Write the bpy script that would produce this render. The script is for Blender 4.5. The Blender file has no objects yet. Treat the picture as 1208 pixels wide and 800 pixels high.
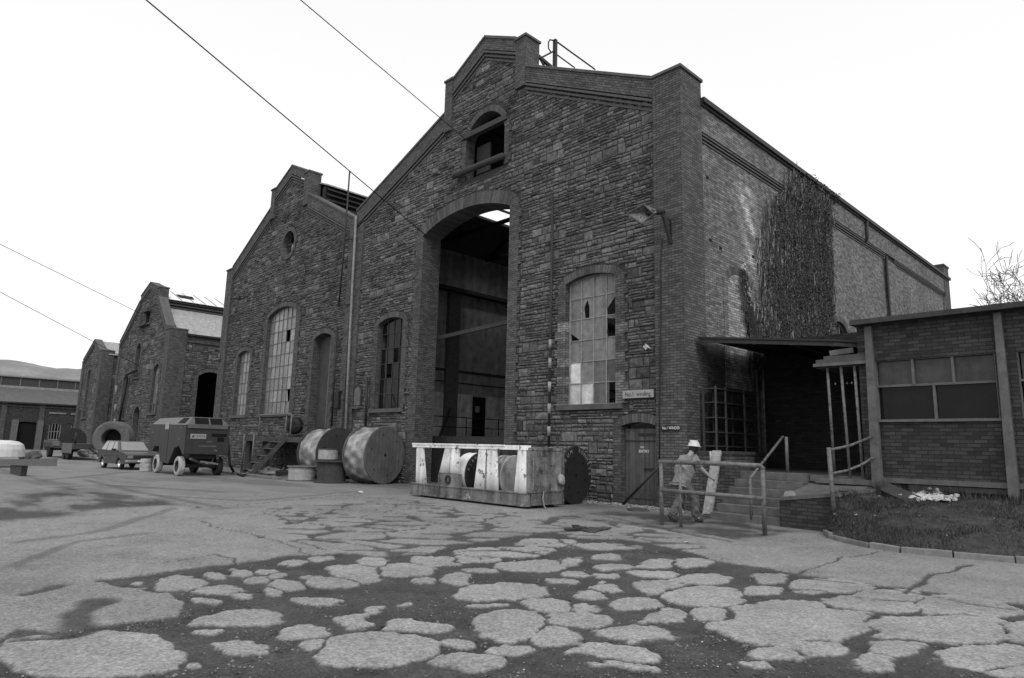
import bpy, math, random
import numpy as np
from mathutils import Vector, Matrix
from mathutils.geometry import tessellate_polygon
rnd = random.Random(7)
PI = math.pi
S = bpy.context.scene
COL = S.collection

# ------------------------------------------------------------------ camera
F = 780.3
YAW, PIT, ROL = [math.radians(v) for v in (46.0557, 9.34891, 1.39307)]
CAM = np.array([0, 0, 1.55])
_f = np.array([-math.sin(YAW)*math.cos(PIT), math.cos(YAW)*math.cos(PIT), math.sin(PIT)])
_r = np.array([math.cos(YAW), math.sin(YAW), 0.0]); _u = np.cross(_r, _f)
_r, _u = math.cos(ROL)*_r+math.sin(ROL)*_u, -math.sin(ROL)*_r+math.cos(ROL)*_u
def at(x, y, ax, v):
    """survey helper: where the sight line of photo point x,y meets the plane axis ax = v"""
    d = (x-604)/F*_r-(y-400)/F*_u+_f
    return CAM+(v-CAM[ax])/d[ax]*d
def G(x, y, z=0.0): return at(x, y, 2, z)

cam = bpy.data.cameras.new('camera'); co = bpy.data.objects.new('camera', cam); COL.objects.link(co)
M = Matrix(((_r[0], _u[0], -_f[0], 0), (_r[1], _u[1], -_f[1], 0), (_r[2], _u[2], -_f[2], CAM[2]), (0, 0, 0, 1)))
co.matrix_world = M
cam.sensor_width = 36; cam.sensor_fit = 'HORIZONTAL'; cam.lens = F/1208*36; cam.clip_end = 3000; cam.clip_start = .05
S.camera = co

# ------------------------------------------------------------------ materials
MATS = {}
def mat(name, val=.2, rough=.85, nscale=3, namp=.35, bump=.2, bscale=40, metallic=0, brick=None, streak=0.,
        chips=None, spec=.3, planks=None, blotch=0.):
    if name in MATS: return MATS[name]
    m = bpy.data.materials.new(name); m.use_nodes = True; MATS[name] = m
    nt = m.node_tree; N = nt.nodes; L = nt.links
    b = N['Principled BSDF']; b.inputs['Roughness'].default_value = rough; b.inputs['Metallic'].default_value = metallic
    b.inputs['Specular IOR Level'].default_value = spec
    def node(t, **k):
        n = N.new(t)
        for a, v in k.items(): setattr(n, a, v)
        return n
    def math_(op, a, c, clamp=False):
        n = node('ShaderNodeMath', operation=op, use_clamp=clamp)
        for i, v in enumerate((a, c)):
            if v is None: continue
            if isinstance(v, (int, float)): n.inputs[i].default_value = v
            else: L.new(v, n.inputs[i])
        return n.outputs[0]
    tc = node('ShaderNodeTexCoord').outputs['Object']
    uv = node('ShaderNodeUVMap').outputs['UV']
    def noise(scale, detail=4, vec=tc, sc=None, rgh=.6):
        n = node('ShaderNodeTexNoise'); n.inputs['Scale'].default_value = scale; n.inputs['Detail'].default_value = detail
        n.inputs['Roughness'].default_value = rgh
        if sc:
            mp = node('ShaderNodeMapping'); mp.inputs['Scale'].default_value = sc; L.new(vec, mp.inputs[0]); vec = mp.outputs[0]
        L.new(vec, n.inputs['Vector']); return n.outputs['Fac']
    at_ = node('ShaderNodeAttribute', attribute_name='tone').outputs['Fac']
    n1 = noise(nscale)
    v = math_('MULTIPLY', math_('SUBTRACT', n1, .5), namp*4)
    v = math_('ADD', v, 1.0)
    hs = []
    if namp:
        n2 = noise(nscale*9, 3); v = math_('ADD', v, math_('MULTIPLY', math_('SUBTRACT', n2, .5), namp*2))
    if blotch:
        n3 = noise(.35, 5); v = math_('ADD', v, math_('MULTIPLY', math_('SUBTRACT', n3, .5), blotch*4))
    if streak:
        n4 = noise(1, 4, sc=(4, 4, .35)); v = math_('ADD', v, math_('MULTIPLY', math_('SUBTRACT', n4, .5), streak*4))
    v = math_('MAXIMUM', v, .12)
    if brick:
        bw, bh, c1, c2, mo = brick
        bt = node('ShaderNodeTexBrick'); bt.inputs['Scale'].default_value = 1
        bt.inputs['Brick Width'].default_value = bw; bt.inputs['Row Height'].default_value = bh
        bt.inputs['Mortar Size'].default_value = .009; bt.inputs['Mortar Smooth'].default_value = .3
        bt.inputs['Color1'].default_value = (c1,)*3+(1,); bt.inputs['Color2'].default_value = (c2,)*3+(1,)
        bt.inputs['Mortar'].default_value = (mo,)*3+(1,); bt.offset = .5
        # slightly wavy courses
        wn = node('ShaderNodeTexNoise'); wn.inputs['Scale'].default_value = 2.5; L.new(uv, wn.inputs['Vector'])
        va = node('ShaderNodeVectorMath', operation='SCALE'); va.inputs['Scale'].default_value = .018
        L.new(wn.outputs['Color'], va.inputs[0])
        vb = node('ShaderNodeVectorMath', operation='ADD'); L.new(uv, vb.inputs[0]); L.new(va.outputs[0], vb.inputs[1])
        L.new(vb.outputs[0], bt.inputs['Vector'])
        bw_ = node('ShaderNodeRGBToBW'); L.new(bt.outputs['Color'], bw_.inputs[0])
        # odd dark and pale bricks
        base = bw_.outputs[0]
        hs.append(math_('MULTIPLY', math_('SUBTRACT', 1.0, bt.outputs['Fac']), .6))
    else:
        base = val
    v = math_('MULTIPLY', v, base)
    if planks:
        w = node('ShaderNodeTexWave', wave_type='BANDS', bands_direction='X', wave_profile='SAW')
        w.inputs['Scale'].default_value = planks; w.inputs['Distortion'].default_value = 0; L.new(uv, w.inputs['Vector'])
        g = math_('LESS_THAN', w.outputs['Fac'], .08); v = math_('MULTIPLY', v, math_('SUBTRACT', 1.0, math_('MULTIPLY', g, .45)))
        gr = noise(1, 5, sc=(30, 30, 1.2)); v = math_('MULTIPLY', v, math_('ADD', math_('MULTIPLY', gr, .9), .55))
        hs.append(math_('SUBTRACT', 1.0, g))
    v = math_('MULTIPLY', v, at_)
    if chips:
        cv, thr, csc = chips
        cn = noise(csc, 7, rgh=.7); k = node('ShaderNodeMapRange'); k.inputs['From Min'].default_value = thr-.025; k.inputs['From Max'].default_value = thr+.025
        L.new(cn, k.inputs[0]); mx = node('ShaderNodeMix', data_type='FLOAT'); L.new(k.outputs[0], mx.inputs[0]); L.new(v, mx.inputs[2])
        mx.inputs[3].default_value = cv; v = mx.outputs[0]
    cb = node('ShaderNodeCombineColor')
    for i in range(3): L.new(v, cb.inputs[i])
    L.new(cb.outputs[0], b.inputs['Base Color'])
    if bump:
        h = noise(bscale, 4)
        for x in hs: h = math_('ADD', h, x)
        bp = node('ShaderNodeBump'); bp.inputs['Strength'].default_value = bump; bp.inputs['Distance'].default_value = .02
        L.new(h, bp.inputs['Height']); L.new(bp.outputs[0], b.inputs['Normal'])
    return m

mat('stone', .104, .92, nscale=7, namp=.5, bump=.9, bscale=18, blotch=.34, streak=.12)
mat('mortar', .045, .95, nscale=8, namp=.3, bump=.4)
mat('brick_front', brick=(.235, .078, .118, .06, .022), nscale=5, namp=.25, bump=.7, blotch=.15, streak=.12)
mat('brick_side', brick=(.235, .078, .22, .09, .045), nscale=5, namp=.36, bump=.7, blotch=.22, streak=.14)
mat('brick_annex', brick=(.235, .078, .058, .024, .018), nscale=5, namp=.22, bump=.4)
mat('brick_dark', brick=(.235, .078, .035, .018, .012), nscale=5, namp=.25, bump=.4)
mat('voussoir', .088, .9, nscale=8, namp=.25, bump=.3)
mat('coping_stone', .09, .9, nscale=4, namp=.3, bump=.3)
mat('slate', .09, .7, nscale=3, namp=.2, bump=.2, streak=.2)
mat('sheet_roof', .28, .6, nscale=3, namp=.25, bump=.1, streak=.25)
mat('glazing_white', .75, .4, nscale=3, namp=.1, bump=0)
mat('dirty_glass', .21, .35, nscale=5, namp=.4, bump=.05, streak=.35, spec=.4)
mat('dark_glass', .012, .1, nscale=5, namp=.2, bump=0, spec=.14)
mat('dark_void', .006, .9, namp=.1, bump=0)
mat('plaster', .32, .9, nscale=2.5, namp=.35, bump=.3, streak=.25)
mat('dado', .6, .9, nscale=2.5, namp=.4, bump=.3, streak=.3)
mat('timber_dark', .045, .8, nscale=6, namp=.3, bump=.3, bscale=30)
mat('timber_grey', .12, .85, nscale=6, namp=.3, bump=.3)
mat('timber_door', .085, .8, nscale=4, namp=.25, bump=.5, planks=2.2, streak=.15)
mat('iron_dark', .025, .6, nscale=8, namp=.3, bump=.2)
mat('iron_grey', .11, .55, nscale=12, namp=.35, bump=.25, chips=(.03, .62, 16))
mat('pipe_pale', .2, .6, nscale=6, namp=.3, bump=.1, streak=.2)
mat('rail_paint', .13, .6, nscale=9, namp=.4, bump=.3, streak=.2, chips=(.045, .585, 11))
mat('white_paint', .8, .5, nscale=3, namp=.18, bump=.2, chips=(.14, .60, 5), streak=.3)
mat('white_clean', .8, .5, nscale=3, namp=.08, bump=0)
mat('rusty_paint', .13, .7, nscale=2.2, namp=.6, bump=.5, chips=(.45, .635, 4), streak=.6)
mat('worn_panel', .17, .7, nscale=3, namp=.8, bump=.5, chips=(.05, .6, 4), streak=.6)
mat('drum_wood', .1, .85, nscale=2.5, namp=.3, bump=.5, planks=1.6, blotch=.2)
mat('drum_black', .018, .6, nscale=5, namp=.3, bump=.2)
mat('black_paint', .012, .7, namp=.2, bump=.05)
mat('wrap', .3, .32, nscale=2.2, namp=.6, bump=1.0, bscale=4, streak=.3, spec=.7)
mat('cable_pale', .3, .7, nscale=6, namp=.3, bump=.3)
mat('rubber', .02, .8, nscale=9, namp=.3, bump=.2)
mat('rim_pale', .38, .6, nscale=10, namp=.4, bump=.2, chips=(.06, .6, 14))
mat('compressor_paint', .028, .55, nscale=4, namp=.3, bump=.08, streak=.15, spec=.5)
mat('compressor_top', .11, .5, nscale=4, namp=.2, bump=.05)
mat('car_paint', .06, .25, nscale=3, namp=.05, bump=0, spec=.6)
mat('chrome', .5, .25, nscale=3, namp=.05, bump=0, metallic=.6)
mat('windscreen', .22, .1, nscale=3, namp=.1, bump=0, spec=.9)
mat('concrete', .11, .9, nscale=5, namp=.3, bump=.4, streak=.15)
mat('concrete_dark', .05, .9, nscale=5, namp=.35, bump=.4, blotch=.2)
mat('kerb', .17, .9, nscale=5, namp=.35, bump=.4)
mat('plank_pale', .27, .8, nscale=8, namp=.35, bump=.5, chips=(.09, .6, 12))
mat('sign_pale', .3, .6, nscale=8, namp=.2, bump=0)
mat('shirt', .2, .9, nscale=4, namp=.18, bump=.5, bscale=9)
mat('trousers', .11, .9, nscale=4, namp=.3, bump=.6, bscale=9)
mat('skin', .26, .6, nscale=5, namp=.1, bump=0)
mat('hair', .02, .7, bump=.2)
mat('helmet', .5, .35, nscale=8, namp=.1, bump=0, spec=.5)
mat('boot', .04, .6, bump=.2)
mat('ivy_stem', .09, .9, nscale=6, namp=.3, bump=0)
mat('ivy_leaf', .045, .9, nscale=6, namp=.4, bump=0)
mat('grass', .05, .9, nscale=6, namp=.4, bump=0)
mat('soil', .042, .95, nscale=5, namp=.5, bump=.8, bscale=25)
mat('pebble', .14, .9, nscale=8, namp=.3, bump=0)
mat('rubble_white', .48, .9, nscale=8, namp=.15, bump=.3)
mat('bark', .09, .9, nscale=8, namp=.3, bump=.2)
mat('tank_white', .6, .45, nscale=3, namp=.15, bump=0)
mat('tarp', .14, .8, nscale=3, namp=.3, bump=.3)

# ------------------------------------------------------------------ mesh builder
ORG = {}
def tag(o, label=None, cat=None, group=None, kind=None):
    if label: o['label'] = label
    if cat: o['category'] = cat
    if group: o['group'] = group
    if kind: o['kind'] = kind
    return o
def empty(name, loc, label=None, cat=None, group=None):
    o = bpy.data.objects.new(name, None); COL.objects.link(o); o.location = loc; o.empty_display_size = .3
    ORG[o.name] = np.array(loc, float); return tag(o, label, cat, group)

class Frame:
    def __init__(s, o, U, N, V=(0, 0, 1)):
        s.o = np.array(o, float); s.U = np.array(U, float); s.N = np.array(N, float); s.V = np.array(V, float)
    def __call__(s, u, v, w=0.0): return s.o+s.U*u+s.V*v+s.N*w

class MB:
    def __init__(s): s.v = []; s.f = []; s.t = []; s.m = []; s.n = 0; s.sm = []
    def add(s, vs, fs, tone=1.0, mi=0, smooth=False):
        vs = [tuple(map(float, p)) for p in vs]
        s.v += vs; s.f += [tuple(i+s.n for i in f) for f in fs]
        s.t += list(tone) if hasattr(tone, '__len__') else [tone]*len(vs)
        s.m += [mi]*len(fs); s.sm += [smooth]*len(fs); s.n += len(vs); return s
    def box(s, a, b, tone=1.0, mi=0):
        x0, y0, z0 = [min(a[i], b[i]) for i in range(3)]; x1, y1, z1 = [max(a[i], b[i]) for i in range(3)]
        return s.add([(x0,y0,z0),(x1,y0,z0),(x1,y1,z0),(x0,y1,z0),(x0,y0,z1),(x1,y0,z1),(x1,y1,z1),(x0,y1,z1)],
              [(0,3,2,1),(4,5,6,7),(0,1,5,4),(1,2,6,5),(2,3,7,6),(3,0,4,7)], tone, mi)
    def fbox(s, fr, u0, u1, v0, v1, w0, w1, tone=1.0, mi=0):
        return s.add([fr(u0,v0,w0),fr(u1,v0,w0),fr(u1,v0,w1),fr(u0,v0,w1),fr(u0,v1,w0),fr(u1,v1,w0),fr(u1,v1,w1),fr(u0,v1,w1)],
              [(0,3,2,1),(4,5,6,7),(0,1,5,4),(1,2,6,5),(2,3,7,6),(3,0,4,7)], tone, mi)
    def beam(s, p, q, w, h, tone=1.0, mi=0, up=(0, 0, 1)):
        p = np.array(p, float); q = np.array(q, float); d = q-p; d /= np.linalg.norm(d)
        up = np.array(up, float); a = np.cross(d, up)
        if np.linalg.norm(a) < 1e-4: a = np.cross(d, (1, 0, 0))
        a /= np.linalg.norm(a); b = np.cross(a, d)
        vs = [c+a*sx*w/2+b*sy*h/2 for c in (p, q) for sx, sy in ((-1,-1),(1,-1),(1,1),(-1,1))]
        return s.add(vs, [(0,1,2,3),(7,6,5,4),(0,4,5,1),(1,5,6,2),(2,6,7,3),(3,7,4,0)], tone, mi)
    def prism(s, fr, outer, w0, w1, holes=(), tone=1.0, mi=0):
        loops = [outer]+list(holes)
        pts = [p for l in loops for p in l]
        tris = tessellate_polygon([[Vector((p[0], p[1], 0)) for p in l] for l in loops])
        n = len(pts)
        vs = [fr(p[0], p[1], w1) for p in pts]+[fr(p[0], p[1], w0) for p in pts]
        fs = [tuple(t) for t in tris]+[tuple(i+n for i in reversed(t)) for t in tris]
        o = 0
        for l in loops:
            k = len(l)
            for i in range(k): a, b = o+i, o+(i+1) % k; fs.append((a, b, b+n, a+n))
            o += k
        return s.add(vs, fs, tone, mi)
    def tube(s, path, r, seg=8, tone=1.0, mi=0, cap=True):
        P = [np.array(p, float) for p in path]; n = len(P); vs = []; fs = []
        rr = r if hasattr(r, '__len__') else [r]*n
        prev = None
        for i in range(n):
            d = P[min(i+1, n-1)]-P[max(i-1, 0)]; L = np.linalg.norm(d); d = d/L if L > 0 else np.array((0, 0, 1.))
            if prev is None:
                a = np.cross(d, (0, 0, 1)) if abs(d[2]) < .9 else np.cross(d, (1, 0, 0))
            else: a = prev-d*(prev@d)
            a /= np.linalg.norm(a)+1e-9; prev = a; b = np.cross(d, a)
            for k in range(seg):
                t = 2*PI*k/seg; vs.append(P[i]+(a*math.cos(t)+b*math.sin(t))*rr[i])
        for i in range(n-1):
            for k in range(seg):
                a_, b_ = i*seg+k, i*seg+(k+1) % seg; fs.append((a_, b_, b_+seg, a_+seg))
        if cap: fs.append(tuple(range(seg))[::-1]); fs.append(tuple((n-1)*seg+k for k in range(seg)))
        return s.add(vs, fs, tone, mi, smooth=seg > 5)
    def lathe(s, o, axis, prof, seg=40, tone=1.0, mi=0, ref=(0, 0, 1), jit=0):
        """prof = list of (distance along the axis, radius)"""
        o = np.array(o, float); d = np.array(axis, float); d /= np.linalg.norm(d)
        a = np.cross(d, ref); a = a/np.linalg.norm(a) if np.linalg.norm(a) > 1e-4 else np.array((1., 0, 0)); b = np.cross(a, d)
        vs = []; fs = []
        for (t, r) in prof:
            for k in range(seg):
                q = 2*PI*k/seg; rr = r*(1+(rnd.random()-.5)*jit); vs.append(o+d*t+(a*math.cos(q)+b*math.sin(q))*rr)
        for i in range(len(prof)-1):
            for k in range(seg):
                x, y = i*seg+k, i*seg+(k+1) % seg; fs.append((x, y, y+seg, x+seg))
        return s.add(vs, fs, tone, mi)
    def build(s, name, mats, parent=None, bevel=0, label=None, cat=None, group=None, kind=None, smooth=False, uvrot=0.):
        me = bpy.data.meshes.new(name)
        V_ = np.array(s.v, float)
        org = ORG[parent.name] if parent is not None else np.zeros(3)
        me.from_pydata([tuple(p) for p in V_-org], [], s.f)
        if not isinstance(mats, (list, tuple)): mats = [mats]
        for m in mats: me.materials.append(MATS[m])
        nf = len(me.polygons)
        me.polygons.foreach_set('material_index', s.m); me.polygons.foreach_set('use_smooth', [bool(x or smooth) for x in s.sm])
        a = me.attributes.new('tone', 'FLOAT', 'POINT'); a.data.foreach_set('value', s.t)
        me.update()
        nl = len(me.loops); vi = np.empty(nl, int); me.loops.foreach_get('vertex_index', vi)
        nr = np.empty(nf*3); me.polygons.foreach_get('normal', nr); nr = np.abs(nr.reshape(-1, 3))
        lt = np.empty(nf, int); me.polygons.foreach_get('loop_total', lt)
        N_ = np.repeat(nr, lt, axis=0); P = V_[vi]
        hz = (N_[:, 2] > N_[:, 0]) & (N_[:, 2] > N_[:, 1]); xx = N_[:, 0] > N_[:, 1]
        U = np.where(hz, P[:, 0], np.where(xx, P[:, 1], P[:, 0])); W = np.where(hz, P[:, 1], P[:, 2])
        U, W = U*math.cos(uvrot)+W*math.sin(uvrot), -U*math.sin(uvrot)+W*math.cos(uvrot)
        uvl = me.uv_layers.new(name='UVMap'); uvl.data.foreach_set('uv', np.stack([U, W], 1).astype('f').ravel())
        o = bpy.data.objects.new(name, me); COL.objects.link(o)
        ORG[o.name] = org
        if parent is not None: o.parent = parent
        if bevel:
            bv = o.modifiers.new('bevel', 'BEVEL'); bv.width = bevel; bv.segments = 2; bv.limit_method = 'ANGLE'
        return tag(o, label, cat, group, kind)

def text_mesh(mb, s, fr, u, v, size, w=.004, rot=0., tone=1.0, mi=0, align='CENTER', sx=1.0):
    cu = bpy.data.curves.new('t', 'FONT'); cu.body = s; cu.size = size; cu.align_x = align; cu.align_y = 'CENTER'; cu.extrude = 0
    o = bpy.data.objects.new('t', cu); COL.objects.link(o); bpy.context.view_layer.update()
    me = bpy.data.meshes.new_from_object(o.evaluated_get(bpy.context.evaluated_depsgraph_get()))
    c, q = math.cos(rot), math.sin(rot)
    vs = []
    for vv in me.vertices:
        x, y = vv.co.x*sx, vv.co.y; vs.append(fr(u+x*c-y*q, v+x*q+y*c, w))
    mb.add(vs, [tuple(p.vertices) for p in me.polygons], tone, mi)
    bpy.data.objects.remove(o); bpy.data.curves.remove(cu); bpy.data.meshes.remove(me)

# ------------------------------------------------------------------ masonry
def xsec(poly, v):
    xs = []
    for i in range(len(poly)):
        (a, b), (c, d) = poly[i], poly[(i+1) % len(poly)]
        if (b <= v) != (d <= v): xs.append(a+(v-b)/(d-b)*(c-a))
    xs.sort(); return [(xs[i], xs[i+1]) for i in range(0, len(xs)-1, 2)]

class Opening:
    """arched opening: u0..u1, sill v0, spring vs, rise; band = width of the brick dressing"""
    def __init__(s, u0, u1, v0, vs, rise, band=.34, depth=.42, teeth=True):
        s.u0, s.u1, s.v0, s.vs, s.rise, s.band, s.depth, s.teeth = u0, u1, v0, vs, rise, band, depth, teeth; s.ring = band if band > .36 or band < .26 else .25
        h = (u1-u0)/2; s.R = (h*h+rise*rise)/(2*rise); s.cu = (u0+u1)/2; s.cv = vs+rise-s.R; s.a = math.asin(min(1, h/s.R)) if rise < h else PI-math.asin(min(1, h/s.R))
    def top(s, u):
        q = s.R**2-(u-s.cu)**2; return s.cv+math.sqrt(max(q, 0))
    def poly(s, e=0., n=16, vb=None):
        P = [(s.u0-e, (s.v0 if vb is None else vb)-e*0), (s.u1+e, s.v0 if vb is None else vb)]
        for i in range(n+1):
            t = s.a-2*s.a*i/n; P.append((s.cu+(s.R+e)*math.sin(t), s.cv+(s.R+e)*math.cos(t)))
        return P
    def jw(s, v): return s.band+(.12 if s.teeth and int(math.floor(v/.3)) % 2 else 0.)
    def blocked(s, v):
        if v < s.v0-.16: return None
        if v < s.vs: j = s.jw(v)+.012; return (s.u0-j, s.u1+j)
        R = s.R+s.ring+.015
        if v-s.cv < R:
            h = math.sqrt(R*R-(v-s.cv)**2)
            lim = (s.u1-s.u0)/2+s.band+.02
            return (s.cu-min(h, lim), s.cu+min(h, lim))
        return None
    def dress(s, name, fr, parent, sill=True, mat_j='brick_front', proud=.045, lab=None):
        mb = MB(); d = -s.depth
        v = s.v0
        while v < s.vs-1e-3:
            v2 = min((math.floor(v/.3+1e-6)+1)*.3, s.vs); j = s.jw((v+v2)/2)
            tl, tr2 = [(1.0 if rnd.random() > getattr(s, 'pale', 0) or not 2.9 < v < 5.6 else rnd.uniform(1.6, 3.2)) for _ in (0, 1)]; mb.fbox(fr, s.u0-j, s.u0, v, v2, d, proud, tone=tl); mb.fbox(fr, s.u1, s.u1+j, v, v2, d, proud, tone=tr2); v = v2
        n = max(7, int(2*s.a*s.R/.1))
        for k in range(n):
            t0 = -s.a+2*s.a*k/n; t1 = -s.a+2*s.a*(k+1)/n-.013/s.R
            P = [(s.cu+r*math.sin(t), s.cv+r*math.cos(t)) for r, t in ((s.R, t0), (s.R, t1), (s.R+s.ring, t1), (s.R+s.ring, t0))]
            mb.prism(fr, P[::-1], d, proud+.004, tone=rnd.uniform(.65, 1.3), mi=1)
        if s.a < 1.5:
            for g_ in (-1, 1):
                P = [(s.cu+g_*(s.u1-s.cu), s.vs), (s.cu+g_*(s.u1-s.cu+s.ring+.06), s.vs), (s.cu+g_*(s.R+s.ring)*math.sin(s.a), s.cv+(s.R+s.ring)*math.cos(s.a))]
                mb.prism(fr, P if g_ > 0 else P[::-1], d+.004, proud-.004)
        # solid core behind the joints of the arch ring
        m = 14; core = [(s.cu+(s.R+.012)*math.sin(-s.a+2*s.a*i/m), s.cv+(s.R+.012)*math.cos(-s.a+2*s.a*i/m)) for i in range(m+1)]
        core += [(s.cu+(s.R+s.ring-.01)*math.sin(s.a-2*s.a*i/m), s.cv+(s.R+s.ring-.01)*math.cos(s.a-2*s.a*i/m)) for i in range(m+1)]
        mb.prism(fr, core, d+.01, proud-.014, tone=.3, mi=1)
        if sill: mb.fbox(fr, s.u0-.28, s.u1+.28, s.v0-.16, s.v0, d, .14, mi=2)
        return mb.build(name, [mat_j, 'voussoir', 'coping_stone'], parent)

def masonry(fr, outline, ops, parent, seed=1, size=1.0, w0=-.5, name='stone_wall', extra=(), tone=1.0, wmax=.95, vmax=99, vmin=-99, zclip=None):
    """rough coursed rubble: a mortar backing with every stone laid in front of it"""
    r = random.Random(seed); mb = MB()
    mb.prism(fr, outline, w0, 0., [o.poly(.1) if o.v0 > .05 else o.poly(.1) for o in ops if not getattr(o, 'blind', False)], mi=1)
    us = [p[0] for p in outline]; vs = [p[1] for p in outline]
    v = min(vs)
    def allowed(va, vb):
        A = None
        for q in (va+.004, vb-.004):
            I = xsec(outline, q); A = I if A is None else [(max(a, c), min(b, d)) for a, b in A for c, d in I if min(b, d) > max(a, c)]
        for q in (va+.01, (va+vb)/2, vb-.01):
            for o in list(ops)+list(extra):
                k = o.blocked(q) if hasattr(o, 'blocked') else ((o[0], o[1]) if o[2] <= q <= o[3] else None)
                if k:
                    B = []
                    for a, b in A:
                        if k[0] > a: B.append((a, min(b, k[0])))
                        if k[1] < b: B.append((max(a, k[1]), b))
                    A = [(a, b) for a, b in B if b-a > .05]
        return A
    def stone(u0, u1, v0, v1, tn):
        g = .006; u0 += g; u1 -= g; v0 += g*.8; v1 -= g*.8
        if u1-u0 < .05 or v1-v0 < .03: return
        h = v1-v0; wd = u1-u0
        out = r.uniform(.015, .055)*(1 if r.random() < .85 else 1.5); e = min(.016, h*.16)
        j = lambda s_=.012: r.uniform(-s_, s_)
        nu = 3 if wd > .32 else 2
        uu = [u0+wd*i/nu for i in range(nu+1)]
        ring = [(u, v0) for u in uu]+[(u1, (v0+v1)/2)]+[(u, v1) for u in reversed(uu)]+[(u0, (v0+v1)/2)]
        k = len(ring); V_ = []; T = []
        cu, cv = (u0+u1)/2, (v0+v1)/2
        for (a, b) in ring: V_.append(fr(a, b, -.03)); T.append(tn)
        for (a, b) in ring:
            V_.append(fr(a+(e if a < cu-.01 else -e if a > cu+.01 else 0)+j(.006), b+(e if b < cv-.005 else -e if b > cv+.005 else 0)+j(.006), out*.62+j(.010))); T.append(tn)
        mids = [fr(u0+wd*(i+.5)/nu, cv+j(h*.15), out+j(.014)) for i in range(nu)]
        V_ += mids; T += [tn]*nu
        fs = [(i, (i+1) % k, k+(i+1) % k, k+i) for i in range(k)]
        # fan each ring segment to its nearest middle point
        for i in range(k):
            a, b = k+i, k+(i+1) % k; ca = (ring[i][0]+ring[(i+1) % k][0])/2
            q = min(nu-1, max(0, int((ca-u0)/wd*nu))); fs.append((a, b, 2*k+q))
        for q in range(nu-1):
            fs.append((k+q+1, 2*k+q+1, 2*k+q)); fs.append((k+(k-2-(q+1)) , 2*k+q, 2*k+q+1))
        mb.add(V_, fs, T)
    while v < max(vs)-.05 and v < vmax:
        bh = r.uniform(.24, .38)*size
        ua = min(us)-r.random()*.3
        while ua < max(us):
            x = r.random()
            if x < .18: rows = [1.]; wd = r.uniform(.35, wmax)
            elif x < .66: q = r.uniform(.35, .65); rows = [q, 1-q]; wd = r.uniform(.4, 1.3)
            else: a, b = r.uniform(.25, .4), r.uniform(.25, .4); rows = [a, b, 1-a-b]; wd = r.uniform(.5, 1.4)
            wd *= size; vv = v
            for q in rows:
                v2 = vv+bh*q; A = allowed(vv, v2); u = ua
                while u < ua+wd-1e-4:
                    sw = min(ua+wd-u, r.uniform(.2, .55)*size*(1.3 if len(rows) == 1 else 1))
                    if ua+wd-u-sw < .12*size: sw = ua+wd-u
                    t = r.gauss(1.04, .22); t = max(.5, min(1.8, t))
                    if r.random() < .06: t *= 1.35
                    if r.random() < .08: t *= .6
                    for a, b in A:
                        c, d = max(a, u), min(b, u+sw)
                        if d-c > .07: stone(c, d, vv, v2, t*tone)
                    u += sw
                vv = v2
            ua += wd
        v += bh
    return mb.build(name, ['stone', 'mortar'], parent)

def glaze(fr, op, parent, cols, rows, w=-.2, broken=None, mat_g='dirty_glass', bar=.035, tones=(.7, 1.1), name='window', mat_f='iron_grey', vspec=None, tonefn=None):
    """returns the window frame object with its panes as a child"""
    fb = MB(); gb = MB(); broken = broken or {}
    u0, u1, v0 = op.u0, op.u1, op.v0; top = op.vs+op.rise
    U = [u0+(u1-u0)*i/cols for i in range(cols+1)]; V_ = [v0+(top-v0)*i/rows for i in range(rows+1)]
    for i, u in enumerate(U):
        uu = min(max(u, u0+bar*.7), u1-bar*.7); b = bar*(1.6 if i in (0, cols) else 1)
        fb.fbox(fr, uu-b/2, uu+b/2, v0, op.top(uu)-.005, w-.02, w+.03)
    for j, v in enumerate(V_[:-1]):
        if v > op.vs:
            h = math.sqrt(max(op.R**2-(v-op.cv)**2, 0)); a, b = op.cu-h, op.cu+h
        else: a, b = u0, u1
        fb.fbox(fr, a, b, v-(bar*.4 if j else 0), v+bar*(1.2 if j == 0 else .4), w-.018, w+.027)
    n = 12
    for k in range(n):
        t0, t1 = [-op.a+2*op.a*q/n for q in (k, k+1)]
        P = [(op.cu+r_*math.sin(t), op.cv+r_*math.cos(t)) for r_, t in ((op.R-bar, t0), (op.R-bar, t1), (op.R, t1), (op.R, t0))]
        fb.prism(fr, P[::-1], w-.019, w+.032)
    for i in range(cols):
        for j in range(rows):
            a, b, c, d = U[i], U[i+1], V_[j], V_[j+1]
            ta, tb = min(d, op.top(a)), min(d, op.top(b))
            if ta <= c and tb <= c: continue
            ta, tb = max(ta, c), max(tb, c)
            t = rnd.uniform(*tones) if tonefn is None else tonefn(i, j)
            sh = broken.get((i, j))
            if sh == 0: continue
            tilt = rnd.uniform(-.006, .006)
            if sh is None: P = [(a, c), (b, c), (b, tb), ((a+b)/2, min(d, op.top((a+b)/2))), (a, ta)]
            else: P = None
            if P: gb.add([fr(p, q, w+tilt*(1 if p > a else -1)) for p, q in P], [tuple(range(len(P)))], t)
            else:
                for s_ in sh: gb.add([fr(a+(b-a)*p, c+(d-c)*q, w) for p, q in s_], [tuple(range(len(s_)))], t)
    f = fb.build(name, mat_f, parent); gb.build('pane', mat_g, f); return f

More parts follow.
